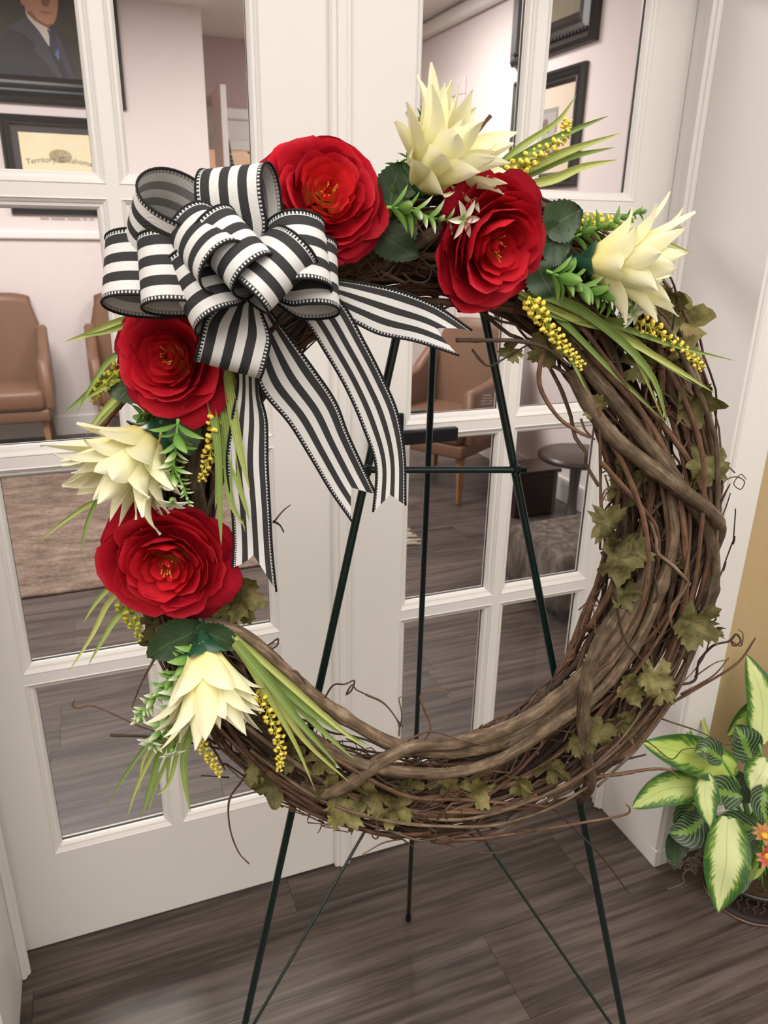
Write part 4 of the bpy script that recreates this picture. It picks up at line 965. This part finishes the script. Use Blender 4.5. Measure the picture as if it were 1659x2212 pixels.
def armchair(name, loc, rot, label, W=.66, D=.62, H=1.0, seat=.46, group='brown armchairs in the waiting room'):
    t = thing(name, V((loc[0], loc[1], 0)), label, 'chair', group); R = Matrix.Translation((loc[0], loc[1], 0)) @ Matrix.Rotation(rot, 4, 'Z')
    # local: front is -Y
    mk('seat', *rbox((-W/2+.05, -D/2, seat-.13), (W/2-.05, D/2-.08, seat), .035, 3, R), M['brownvinyl'], t)
    mk('seat_rail', *rbox((-W/2+.03, -D/2+.015, seat-.20), (W/2-.03, D/2-.03, seat-.125), .012, 2, R), M['brownvinyl'], t)
    # back + arms: one shell each, back narrows to the top
    def bk(u, v):
        s = u*2-1; wd = (W/2)*(1-.26*smooth01((v-.30)/.70)); z = seat-.1+(H-seat+.1)*v - (.03*s**4 if v > .9 else 0)
        yy = D/2-.06+.10*v - .04*(1-s*s)
        return R @ V((s*wd, yy, z))
    g1 = grid(bk, 16, 12); g2 = grid(lambda u, v: bk(u, v) + (R.to_3x3() @ V((0, -.075, 0))), 16, 12)
    n = len(g1[0]); vs = g1[0]+g2[0]; fs = [f[::-1] for f in g1[1]]+[tuple(n+i for i in f) for f in g2[1]]
    per = [i for i in range(17)] + [j*17+16 for j in range(1, 13)] + [12*17+i for i in range(15, -1, -1)] + [j*17 for j in range(11, 0, -1)]
    for k in range(len(per)): a, b = per[k], per[(k+1) % len(per)]; fs.append((a, b, n+b, n+a))
    mk('backrest', vs, fs, M['brownvinyl'], t)
    for s in (-1, 1):
        P_ = [(D/2-.10, seat+.34), (D/2-.22, seat+.26), (0, seat+.20), (-D/2+.06, seat+.17)]
        C = catmull([V((0, a, b)) for a, b in P_], 14); vs = []; fs = []
        for c in C:
            for (x, z) in ((-.035, seat-.12), (-.035, c.z-.02), (-.02, c.z), (.02, c.z), (.035, c.z-.02), (.035, seat-.12)):
                vs.append(R @ V((s*(W/2-.035)+x, c.y, z)))
        for k in range(14):
            for q in range(5): fs.append((k*6+q, k*6+q+1, k*6+6+q+1, k*6+6+q))
        fs.append(tuple(range(6))); fs.append(tuple(14*6+q for q in range(6)))
        mk('armrest', vs, fs, M['brownvinyl'], t)
    for sx in (-1, 1):
        for sy in (-1, 1):
            P0 = R @ V((sx*(W/2-.07), sy*(D/2-.07), seat-.19)); P1 = R @ V((sx*(W/2-.045), sy*(D/2-.035), 0))
            v_, f_, u_ = tube([P0, P1], [.027, .017], 4); mk('leg', v_, f_, M['beech'], t, False)
    return t
armchair('armchair', (-1.01, 4.02), 0, 'brown armchair against the far wall, cut by the left edge of the photo')
armchair('armchair', (-.12, 4.02), 0, 'brown armchair against the far wall, right behind the left red rose')
armchair('armchair', (1.50, 2.56), -1.0, 'brown armchair seen through the right door above the lever handle', .60, .62, .95)
# small dark round table
tp = onZ(1248, 978, .42); t = thing('side_table', V((tp.x, tp.y, 0)), 'small dark round table between the armchairs by the right wall', 'table')
v_, f_ = lathe([(0, .385), (.18, .385), (.195, .395), (.195, .41), (.18, .42), (0, .42)], 36); mk('table_top', [q+V((tp.x, tp.y, 0)) for q in v_], f_, M['darkwood'], t)
v_, f_ = lathe([(0, 0), (.13, 0), (.13, .02), (.03, .04), (.022, .2), (.03, .36), (.06, .385), (0, .385)], 24); mk('pedestal', [q+V((tp.x, tp.y, 0)) for q in v_], f_, M['darkwood'], t)
# dark wooden cube beside it
q = onZ(1150, 1120, 0); t = thing('wooden_stand', V((1.72, 1.98, 0)), 'low dark reddish wooden stand behind the tweed ottoman chair', 'stand')
mk('body', *rbox((1.58, 1.89, .0), (1.84, 2.08, .24), .012, 2), M['darkwood'], t, False); mk('top', *rbox((1.57, 1.88, .24), (1.85, 2.09, .262), .006, 2), M['darkwood'], t, False)
# tweed chair at the right
t = thing('tweed_chair', V((1.38, 1.02, 0)), 'low chair in ribbed grey-brown tweed seen through the right door', 'chair')
R = Matrix.Translation((1.38, 1.02, 0)) @ Matrix.Rotation(.05, 4, 'Z')
mk('seat', *rbox((-.26, -.20, .04), (.24, .20, .30), .05, 4, R), M['tweed'], t)
mk('backrest', *rbox((.13, -.20, .10), (.29, .20, .52), .06, 4, R), M['tweed'], t)
for sx in (-.18, .2):
    for sy in (-.15, .15): mk('leg', *box((sx-.02, sy-.02, 0), (sx+.02, sy+.02, .07), R), M['darkwood'], t, False)
# rug with fringe
t = thing('area_rug', V((-.5, 2.6, 0)), 'faded brown area rug on the dark floor of the room beyond', 'rug')
mk('pile', *rbox((-2.4, 1.74, .0), (.90, 3.42, .012), .004, 1), M['rug'], t, False)
mb = MB(); rg = random.Random(4)
for i in range(170):
    yy = 1.75+1.66*i/170; a = V((.90, yy, .006)); b = V((.90+rg.uniform(.06, .10), yy+rg.uniform(-.02, .02), .003)); v_, f_, _ = tube([a, a.lerp(b, .5)+V((0, 0, .003)), b], .004, 4); mb.add((v_, f_))
o = mb.build('fringe', M['fringe'], t); o['kind'] = 'stuff'
# ---------------------------------------------------------------- pictures
def picture(name, M4, w_, h_, fw, label, frame='frame', steps=None, matw=0, matc=None, art=None):
    """M4 maps local (x right, y up, z out of the wall) to the room"""
    t = thing(name, M4.translation, label, 'picture')
    st = steps or [(0, 0), (0, .02), (.2, .032), (.35, .022), (.5, .034), (.7, .022), (.8, .026), (1, .012)]
    pr = [(a*fw, b) for a, b in st]; vs = []; fs = []; m_ = len(pr)
    for (cx, cy, sx, sy) in ((-w_/2, -h_/2, 1, 1), (w_/2, -h_/2, -1, 1), (w_/2, h_/2, -1, -1), (-w_/2, h_/2, 1, -1)):
        for d, z in pr: vs.append(M4 @ V((cx+sx*d, cy+sy*d, z)))
    for i in range(4):
        j = (i+1) % 4
        for k in range(m_-1): fs.append((i*m_+k, j*m_+k, j*m_+k+1, i*m_+k+1))
    mk('frame', vs, fs, M[frame], t, False)
    def flat(nm, poly, z, mt, par=None): return mk(nm, [M4 @ V((p[0], p[1], z)) for p in poly], [tuple(range(len(poly)))], mt, par or t, False)
    iw, ih = w_/2-fw, h_/2-fw
    if matc: flat('mat_board', [(-iw, -ih), (iw, -ih), (iw, ih), (-iw, ih)], .008, matc)
    if art: art(flat, iw, ih, matw)
    return t
# far wall: portrait and certificate
FY = BY-.001
def wallM(cx, cz): return frameM(V((cx, FY, cz)), V((1, 0, 0)), V((0, 0, 1)), V((0, -1, 0)))
def pfar(px, py): return onY(px, py, FY-.02)
b1 = pfar(273, 238); b0 = pfar(40, 222); pw = 1.12; px1 = b1.x; pz0 = b1.z; ph = 1.05
cxp, czp = px1-pw/2, pz0+ph/2
def loc(px, py): q = pfar(px, py); return (q.x-cxp, q.z-czp)
MP = {'bg': plain('portrait_background', (.05, .045, .036), .6, .3, .5, 6), 'coat': plain('painted_navy_coat', (.035, .034, .046), .6, .3, .35, 14), 'lapel': plain('painted_lapel', (.065, .062, .078), .6, .3, .2, 14), 'vest': plain('painted_dark_vest', (.014, .013, .016), .6), 'skin': plain('painted_skin', (.47, .25, .16), .6, .3, .12, 12), 'skind': plain('painted_skin_shadow', (.24, .10, .062), .6), 'lip': plain('painted_lip', (.34, .13, .09), .6), 'shirt': plain('painted_shirt', (.62, .57, .51), .6), 'tie': plain('painted_tie', (.025, .032, .075), .6), 'tieb': plain('painted_tie_blue', (.10, .15, .34), .6)}
def portrait(flat, iw, ih, mw):
    cv = flat('canvas', [(-iw, -ih), (iw, -ih), (iw, ih), (-iw, ih)], .006, MP['bg'])
    def P(nm, pts, z, m_): flat(nm, [loc(*p) for p in pts], .006+z*.0009, MP[m_], cv)
    P('painted_coat', [(-50, 165), (-60, 120), (-5, 80), (45, 45), (70, 20), (110, 45), (140, 80), (155, 130), (167, 178)], 1, 'coat')
    P('painted_lapel', [(55, 33), (75, 55), (105, 100), (118, 130), (140, 172), (125, 168), (95, 130), (72, 105), (78, 96), (50, 72), (15, 58)], 2, 'lapel')
    P('painted_vest', [(98, 88), (118, 118), (132, 140), (146, 175), (140, 174), (118, 132), (104, 100)], 3, 'vest')
    P('painted_lapel', [(116, 62), (130, 85), (142, 115), (164, 176), (152, 174), (133, 125), (126, 110)], 2.5, 'lapel')
    P('painted_shirt', [(53, 22), (75, 40), (103, 60), (110, 66), (106, 100), (84, 66), (60, 38)], 4, 'shirt')
    P('painted_tie', [(101, 62), (110, 66), (116, 85), (127, 108), (128, 128), (118, 118), (107, 100), (106, 76)], 5, 'tie')
    P('painted_tie_stripe', [(118, 116), (126, 103), (129, 125), (126, 130)], 6, 'tieb')
    P('painted_face', [(48, -40), (52, 10), (56, 26), (75, 44), (92, 54), (104, 60), (116, 50), (122, 36), (125, 15), (124, -40), (90, -75), (60, -70)], 5, 'skin')
    P('painted_face_shadow', [(56, 26), (75, 44), (92, 54), (104, 60), (116, 50), (100, 52), (82, 42), (66, 22)], 6, 'skind')
    P('painted_nose', [(88, -12), (98, -18), (108, -6), (106, 12), (98, 15), (90, 11)], 6, 'skind')
    P('painted_ear', [(44, -25), (50, -30), (53, 5), (49, 12), (44, 2)], 6, 'skin')
    P('painted_mouth', [(84, 24), (92, 22), (104, 24), (114, 26), (106, 30), (95, 30)], 6.5, 'lip')
picture('framed_portrait', wallM(cxp, czp), pw, ph, .155, 'large black-framed painted portrait of a person in navy suit and tie', steps=[(0, 0), (0, .03), (.10, .045), (.22, .035), (.26, .030), (.34, .048), (.44, .030), (.52, .028), (.60, .046), (.70, .030), (.80, .030), (.90, .040), (1, .014)], art=portrait)
c0, c1 = pfar(-2, 246), pfar(8, 470); cw = 1.02-.06; ca = pfar(0, 245); cb = pfar(27, 443)
ctop = pfar(100, 250).z; cbot = pfar(100, 464).z; cleft = pfar(9, 350).x; cwid = pfar(244, 350).x-cleft
cx2, cz2 = cleft+cwid/2, (ctop+cbot)/2
M['parch'] = plain('parchment_paper', (.76, .68, .46), .8, .2, .08, 8); M['ink'] = plain('faded_ink', (.16, .13, .09), .9); M['inkl'] = plain('pale_ink', (.38, .32, .19), .9, .2, .4, 60); M['matdark'] = plain('dark_mat_board', (.05, .046, .05), .8)
def loc2(px, py): q = pfar(px, py); return (q.x-cx2, q.z-cz2)
def certificate(flat, iw, ih, mw):
    a = loc2(38, 284); x0, y1 = a[0], a[1]; x1 = -x0; y0 = -ih+ (ih-y1)
    pa = flat('certificate_sheet', [(x0, y0), (x1, y0), (x1, y1), (x0, y1)], .010, M['parch'])
    W_ = x1-x0
    def tx(s, cx, cy, h, arc=0):
        v, f = text_mesh(s, h); M4 = wallM(cx2, cz2); out = []
        for q in v: out.append(M4 @ V((cx+q.x, cy+q.y - arc*(q.x+cx)**2, .0115)))
        mk('printed_line', out, f, M['ink'], pa, False)
    tx('Territory of', -W_*.19, y1-.165, W_*.105, .55); tx('Oklahoma', W_*.22, y1-.165, W_*.105, .55)
    v, f = lathe([(0, 0), (.035, 0), (.04, .0005)], 20); M4 = wallM(cx2, cz2)
    mk('printed_seal', [M4 @ V((q.x*1.7+W_*.02, q.y+y1-.13, .0113+q.z)) for q in v], f, M['inkl'], pa, False)
    rg = random.Random(3)
    for k in range(9):
        yy = y1-.235-.034*k; x = -W_*.36 + (.12 if k in (0, 5) else 0)
        xe = W_*.38 - (.10 if k in (0, 5) else 0)
        while x < xe:
            l = rg.uniform(.02, .09); h = .005 if k not in (1, 2, 5) else .010
            flat('printed_line', [(x, yy), (min(x+l, xe), yy), (min(x+l, xe), yy+h), (x, yy+h)], .0112, M['ink'], pa); x += l+.014
picture('framed_certificate', wallM(cx2, cz2), cwid, ctop-cbot, .062, 'black-framed cream territory certificate hanging below the portrait', matc=M['matdark'], art=certificate)
# right wall: two pictures
RXX = RX-.001
def rM(cy, cz): return frameM(V((RXX, cy, cz)), V((0, -1, 0)), V((0, 0, 1)), V((-1, 0, 0)))
def pr_(px, py): return onX(px, py, RX-.03)
a, b = pr_(1107, 185), pr_(1262, 130); c = pr_(1235, 402)
yl, yr, zt, zb = a.y, b.y, b.z, c.z
M['ivory'] = plain('ivory_mat_board', (.62, .52, .42), .8, .2); M['greyprint'] = plain('grey_print', (.36, .34, .32), .8, .2, .15, 10); M['greendk'] = plain('grey_green_border', (.24, .26, .24), .8)
def engraving(flat, iw, ih, mw):
    u = .36*iw; flat('inner_line', [(-u*1.25, -ih*.55), (u*1.25, -ih*.55), (u*1.25, ih*.52), (-u*1.25, ih*.52)], .009, M['ink'])
    flat('print_border', [(-u*1.22, -ih*.535), (u*1.22, -ih*.535), (u*1.22, ih*.51), (-u*1.22, ih*.51)], .0095, M['greendk'])
    pa = flat('print', [(-u*1.1, -ih*.5), (u*1.1, -ih*.5), (u*1.1, ih*.42), (-u*1.1, ih*.42)], .010, M['greyprint'])
    flat('printed_figure', [(-u*.1, ih*.0), (u*.5, -ih*.05), (u*.7, ih*.18), (u*.4, ih*.10), (u*.3, ih*.28), (0, ih*.30), (-u*.3, ih*.18)], .0106, M['ink'], pa)
    for k in range(3): flat('printed_line', [(-u*.5, -ih*(.18+.07*k)), (u*.8, -ih*(.18+.07*k)), (u*.8, -ih*(.165+.07*k)), (-u*.5, -ih*(.165+.07*k))], .0106, M['ink'], pa)
picture('framed_engraving', rM((yl+yr)/2, (zt+zb)/2), yl-yr, zt-zb, .075, 'black-framed engraving with wide ivory mat on the right wall', matc=M['ivory'], art=engraving)
a, b = pr_(1104, 148), pr_(1282, 85); yl2, yr2, zb2 = a.y, b.y, b.z; hh = .95
M['sepia'] = plain('sepia_print', (.20, .17, .12), .7, .3, .5, 7)
def sepia(flat, iw, ih, mw): flat('print', [(-iw, -ih), (iw, -ih), (iw, ih), (-iw, ih)], .009, M['sepia'])
t = picture('framed_picture', rM((yl2+yr2)/2, zb2+hh/2), yl2-yr2, hh, .15, 'picture in a heavy carved black frame, upper one on the right wall', 'framec', steps=[(0, 0), (0, .03), (.12, .05), (.3, .034), (.6, .040), (.72, .05), (.85, .03), (1, .012)], art=sepia)
for k in range(26):   # carved beads along the lower edge and near side
    q = -(yl2-yr2)/2+.02+(yl2-yr2-.04)*k/25; M4 = rM((yl2+yr2)/2, zb2+hh/2)
    v_, f_ = lathe([(0, 0), (.012, .002), (.009, .010), (0, .013)], 8); mk('carved_bead', [M4 @ V((q+p.x, -hh/2+.055+p.y, .036+p.z)) for p in v_], f_, M['framec'], t)
# ---------------------------------------------------------------- corridor: open white door with dark cloth, glow for a reflected ceiling light
e0 = onY(481, 182, 4.75); t = thing('corridor_door', V((e0.x, 4.75, 0)), 'white door standing open edge-on in the corridor', 'door')
mk('leaf', *rbox((e0.x-.022, 4.75, .01), (e0.x+.022, 5.12, e0.z), .003, 1), M['white'], t, False)
for s in (-1, 1): mk('knob', *lathe([(0, 0), (.022, .0), (.028, .03), (.018, .05), (0, .052)], 14, Matrix.Translation((e0.x+s*.022, 5.06, 1.0)) @ Matrix.Rotation(s*math.pi/2, 4, 'Y')), M['black'], t)
M['cloth'] = plain('dark_cloth', (.035, .034, .036), .9, .1, .2, 20)
def drape(u, v):
    s = u; z = 2.02-1.15*v; x = e0.x+.03+ (.02+.26*smooth01(v*1.3))*s; return V((x, 4.85+.03*math.sin(9*s+4*v), z))
g1 = grid(drape, 10, 12); g2 = grid(lambda u, v: drape(u, v)+V((0, .03, 0)), 10, 12); n = len(g1[0])
per = [i for i in range(11)] + [j*11+10 for j in range(1, 13)] + [12*11+i for i in range(9, -1, -1)] + [j*11 for j in range(11, 0, -1)]
o = mk('hanging_cloth', g1[0]+g2[0], [f[::-1] for f in g1[1]]+[tuple(n+i for i in f) for f in g2[1]]+[(per[k], per[(k+1) % len(per)], n+per[(k+1) % len(per)], n+per[k]) for k in range(len(per))], M['cloth'], None, True, at=(e0.x+.1, 4.86, .9))
tag(o, 'dark grey cloth hanging beside the open corridor door', 'cloth')
sp = onY(545, 322, 7.25); t = thing('reflected_light_spot', sp, 'small round glow added as a reflected ceiling light at the corridor end', 'light reflection')
ml = NT('reflection_glow'); ml.b.inputs['Emission Color'].default_value = (1, .92, .75, 1); ml.b.inputs['Emission Strength'].default_value = 6; ml.base((.9, .85, .7))  # emissive spot with added backing, stands in for a ceiling light's reflection
mk('glow_spot', *lathe([(0, -.035), (.025, -.025), (.036, 0), (.025, .025), (0, .035)], 16, Matrix.Translation(sp)), ml.m, t)
mk('spot_backing', *lathe([(0, 0), (.05, 0), (.05, .012), (0, .012)], 20, Matrix.Translation(sp+V((0, .05, 0))) @ Matrix.Rotation(math.pi/2, 4, 'X')), M['frame'], t)

# ================================================================ potted plant on the floor at the right
def m_dief():
    m = NT('variegated_leaf'); _, u, v = m.uv(); d = m.math('MULTIPLY', m.math('ABSOLUTE', m.math('SUBTRACT', u, .5)), 2.0)
    cmb = m.n('ShaderNodeCombineXYZ'); m.l(m.math('MULTIPLY', m.math('ADD', v, m.math('MULTIPLY', d, -.35)), 22.0), cmb.inputs[0]); m.l(m.math('MULTIPLY', d, 3.0), cmb.inputs[1]); m.l(m.math('MULTIPLY', m.rnd(), 20.0), cmb.inputs[2])
    f = m.noise(1.0, 4, cmb.outputs[0], .6); x = m.math('ADD', d, m.math('MULTIPLY', m.math('SUBTRACT', f, .5), 1.1))
    x = m.math('ADD', x, m.math('MULTIPLY', m.math('SUBTRACT', v, .5), .25))
    r = m.rnd(); cen = m.mix(r, (.80, .82, .52), (.48, .62, .14))
    g = m.n('ShaderNodeMapRange'); m.l(x, g.inputs[0]); g.inputs[1].default_value = .46; g.inputs[2].default_value = .62
    g2 = m.n('ShaderNodeMapRange'); m.l(x, g2.inputs[0]); g2.inputs[1].default_value = .60; g2.inputs[2].default_value = .85
    c = m.mix(g.outputs[0], cen, (.17, .31, .04)); c = m.mix(g2.outputs[0], c, (.035, .115, .022))
    mid = m.math('LESS_THAN', d, .03); c = m.mix(m.math('MULTIPLY', mid, .35), c, (.15, .28, .05))
    m.base(c); m.rough(.4, .4); m.bump(f, .2, .001); m.translucent(.12); return m.m
M['dief'] = m_dief()
def m_prayer():
    m = NT('striped_prayer_leaf'); _, u, v = m.uv(); d = m.math('MULTIPLY', m.math('ABSOLUTE', m.math('SUBTRACT', u, .5)), 2.0)
    k = m.math('FRACT', m.math('MULTIPLY', m.math('SUBTRACT', v, m.math('MULTIPLY', m.math('POWER', d, 1.6), .42)), 7.5))
    line = m.math('LESS_THAN', m.math('ABSOLUTE', m.math('SUBTRACT', k, .5)), .075)
    core = m.math('LESS_THAN', m.math('ADD', d, m.math('MULTIPLY', m.math('ABSOLUTE', m.math('SUBTRACT', m.math('FRACT', m.math('MULTIPLY', v, 7.5)), .5)), .28)), .27)
    r = m.rnd(); dk = m.mix(r, (.010, .030, .014), (.035, .085, .022))
    c = m.mix(line, dk, (.27, .36, .17)); c = m.mix(core, c, (.16, .28, .05)); m.base(c); m.rough(.38, .4); m.bump(line, .3, .001); return m.m
M['prayer'] = m_prayer()
M['soil'] = plain('dark_soil', (.05, .032, .02), .95, .1, .7, 160, bump=1)
M['pot'] = plain('dark_bronze_pot', (.020, .015, .015), .3, .6, .3, 30); M['potrim'] = plain('bronze_rim', (.16, .085, .055), .35, .6)
PB = onZ(1600, 1993, 0); PC = V((.872, -.412, 0)); PR = .10; PHt = .085
plant = thing('potted_plant', PC, 'leafy variegated plant in a dark round pot beside the door casing', 'potted plant')
v_, f_ = lathe([(0, .004), (PR*.93, .004), (PR*.97, .0), (PR*.985, .006), (PR*.95, .012), (PR*.90, .02), (PR*.99, PHt*.85), (PR*1.02, PHt*.86), (PR*1.04, PHt), (PR*.96, PHt), (PR*.93, PHt*.8), (0, PHt*.8)], 48); pot = mk('pot', [q+PC for q in v_], f_, M['pot'], plant)
mk('rim', *[[q+PC for q in lathe([(PR*.96, .0), (PR*1.0, .001), (PR*1.0, .006), (PR*.96, .007)], 48)[0]], lathe([(PR*.96, .0), (PR*1.0, .001), (PR*1.0, .006), (PR*.96, .007)], 48)[1]], M['potrim'], pot)
for k in range(36):   # raised wavy ribs
    a0 = 2*math.pi*k/36; P_ = []
    for j in range(13):
        t_ = j/12; z = .022+(PHt*.84-.022)*t_; a = a0 + (.045*math.sin(2*math.pi*1.5*t_))*(1 if k % 2 else -1); r = PR*(.905+.085*t_)+.001; P_.append(PC+V((r*math.cos(a), r*math.sin(a), z)))
    v_, f_, _ = tube(P_, .0013, 5); mk('rib', v_, f_, M['potrim'], pot)
mk('soil', [PC+V((PR*.94*math.cos(i*.2094), PR*.94*math.sin(i*.2094), PHt*.82)) for i in range(30)]+[PC+V((0, 0, PHt*.87))], [(i, (i+1) % 30, 30) for i in range(30)], M['soil'], plant)
# leaf blades: base and tip as pixels at given heights-plane distances (depth along the view)
def VP(px, py, dep): return CAM + ray(px, py)*dep
PD = (PC + V((0, 0, .2)) - CAM).dot(FWD) - .035
def pleaf(P_, W_, mt, nm='leaf_blade', cup=.10, nrm=None, seed=0, dep=0, petiole=True):
    C = [VP(p[0], p[1], PD+dep+(p[2] if len(p) > 2 else 0)) for p in P_]
    o = surf_leaf(C, W_, M[mt], plant, nm, nrm=nrm or (-FWD*.85+V((0, 0, .4))).normalized(), cup=cup, wav=.035, nv=18, nu=8, seed=seed, shape=(.78, .72))
    if petiole:
        b = PC + V((random.uniform(-.03, .03), random.uniform(-.03, .03), PHt*.84)); v_, f_, u_ = tube(catmull([b, b.lerp(C[0], .5)+V((0, 0, .04)), C[0]], 10), [.005-.0002*i for i in range(11)], 7); mk('leaf_stalk', v_, f_, M['sprigstem'], plant, True, u_)
PL = [
 ([(1640, 1605, .0), (1650, 1520, .0), (1612, 1412, .02)], .085, 'dief', 1), ([(1590, 1662, -.02), (1490, 1630, -.05), (1388, 1605, -.06)], .088, 'dief', 2), ([(1520, 1700, -.02), (1440, 1705, -.04), (1365, 1745, -.04)], .072, 'dief', 3),
 ([(1525, 1670, -.05), (1525, 1730, -.07), (1535, 1785, -.08)], .055, 'dief', 4), ([(1575, 1765, -.07), (1568, 1870, -.10), (1552, 1972, -.10)], .100, 'dief', 5), ([(1659, 1640, -.05), (1640, 1680, -.06), (1622, 1712, -.06)], .075, 'dief', 6),
 ([(1700, 1560, .04), (1640, 1545, .05), (1570, 1590, .05)], .075, 'dief', 7), ([(1480, 1790, -.01), (1460, 1830, -.02), (1455, 1880, -.03)], .052, 'leaf', 8), ([(1700, 1700, .0), (1720, 1780, -.02), (1730, 1850, -.03)], .09, 'dief', 9), ([(1740, 1600, .02), (1760, 1500, .03), (1750, 1400, .04)], .09, 'dief', 10),
 ([(1625, 1640, .0), (1608, 1600, -.01), (1590, 1565, -.01)], .078, 'prayer', 11), ([(1600, 1720, -.05), (1555, 1712, -.06), (1528, 1735, -.06)], .070, 'prayer', 12), ([(1520, 1770, -.03), (1490, 1795, -.05), (1445, 1800, -.04)], .075, 'prayer', 13), ([(1640, 1790, -.04), (1580, 1785, -.05), (1535, 1800, -.04)], .065, 'prayer', 14), ([(1655, 1700, -.06), (1650, 1740, -.08), (1660, 1790, -.08)], .060, 'prayer', 15),
 ([(1590, 1840, -.05), (1600, 1890, -.06), (1590, 1935, -.07)], .05, 'prayer', 16), ([(1560, 1640, -.07), (1530, 1620, -.085), (1500, 1625, -.085)], .055, 'prayer', 17), ([(1500, 1740, -.01), (1480, 1770, -.02), (1470, 1800, -.02)], .06, 'prayer', 18), ([(1620, 1690, -.02), (1600, 1700, -.03), (1570, 1690, -.03)], .07, 'leaf', 19), ([(1640, 1830, -.02), (1610, 1810, -.03), (1590, 1790, -.03)], .06, 'leaf', 20),
]
for i, (P_, W_, mt, sd) in enumerate(PL): pleaf(P_, W_, mt, seed=sd)
for P_ in ([(1540, 1640, .03), (1522, 1570, .04), (1500, 1500, .05)], [(1510, 1640, .03), (1488, 1580, .04), (1468, 1530, .05)]): pleaf(P_, .012, 'grass', 'spike_leaf', cup=.3, petiole=False)
# moss strands
M['moss'] = plain('grey_moss', (.17, .13, .10), .9, .1, .3, 50)
mrg = random.Random(9)
for i in range(16):
    p = [1505+mrg.uniform(-25, 15), 1860+mrg.uniform(-15, 20)]; P_ = []
    for k in range(6): P_.append(VP(p[0], p[1], PD-.03+mrg.uniform(-.01, .01))); p[0] += mrg.uniform(-16, 14); p[1] += mrg.uniform(-10, 14)
    v_, f_, u_ = tube(catmull(P_, 20), .0014, 5); mk('moss_strand', v_, f_, M['moss'], plant)
P_ = [VP(*p) for p in ((1490, 1875, PD-.04), (1475, 1890, PD-.04), (1478, 1905, PD-.04), (1460, 1915, PD-.04), (1443, 1920, PD-.04))]; v_, f_, u_ = tube(catmull(P_, 20), .0012, 5); mk('moss_strand', v_, f_, M['moss'], plant)
# small orange flowers stuck in the soil
M['orange'] = m_petal('coral_petal', [(0, (.62, .10, .06)), (.5, (.70, .18, .12)), (1, (.76, .36, .26))]); M['peach'] = m_petal('peach_petal', [(0, (.55, .22, .08)), (1, (.60, .32, .15))]); M['ycore'] = plain('yellow_flower_eye', (.75, .45, .04), .6)
for (fx, fy, mt, r, ax) in ((1655, 1848, 'orange', .029, V((-.35, -.85, .45))), (1650, 1808, 'peach', .030, V((-.1, -.3, 1)))):
    c = VP(fx, fy, PD-.10); t = thing('coral_flower', c, 'coral pink daisy-like flower standing in the pot' if mt == 'orange' else 'peach flower tipped up behind the coral one in the pot', 'artificial flower', 'small flowers in the pot'); Mx = axisM(c, ax)
    for k in range(10):
        v_, f_, uv_ = pointed(Mx, k*.628, r, r*.42, 1.35, .2, .05, random.Random(k), base=.003); mk('petal', v_, f_, M[mt], t, True, uv_)
    v_, f_ = lathe([(0, .010), (.006, .009), (.009, .004), (.008, 0)], 12, Mx); mk('flower_eye', v_, f_, M['ycore'], t)
    b = PC + V((-.03, -.06, PHt*.84)); v_, f_, u_ = tube(catmull([b, c - ax.normalized()*.02 - V((0, 0, .01)), c], 8), .0018, 6); mk('stem', v_, f_, M['sprigstem'], t)
for k, (q0, q1) in enumerate((((1620, 1905), (1640, 1862)), ((1625, 1900), (1655, 1870)), ((1615, 1900), (1622, 1870)))):
    surf_leaf([VP(q0[0], q0[1], PD-.10), VP((q0[0]+q1[0])/2-3, (q0[1]+q1[1])/2, PD-.105), VP(q1[0], q1[1], PD-.11)], .013, M['grass'], plant, 'small_leaf', nrm=-FWD, cup=.2, nv=10, nu=4, seed=k)
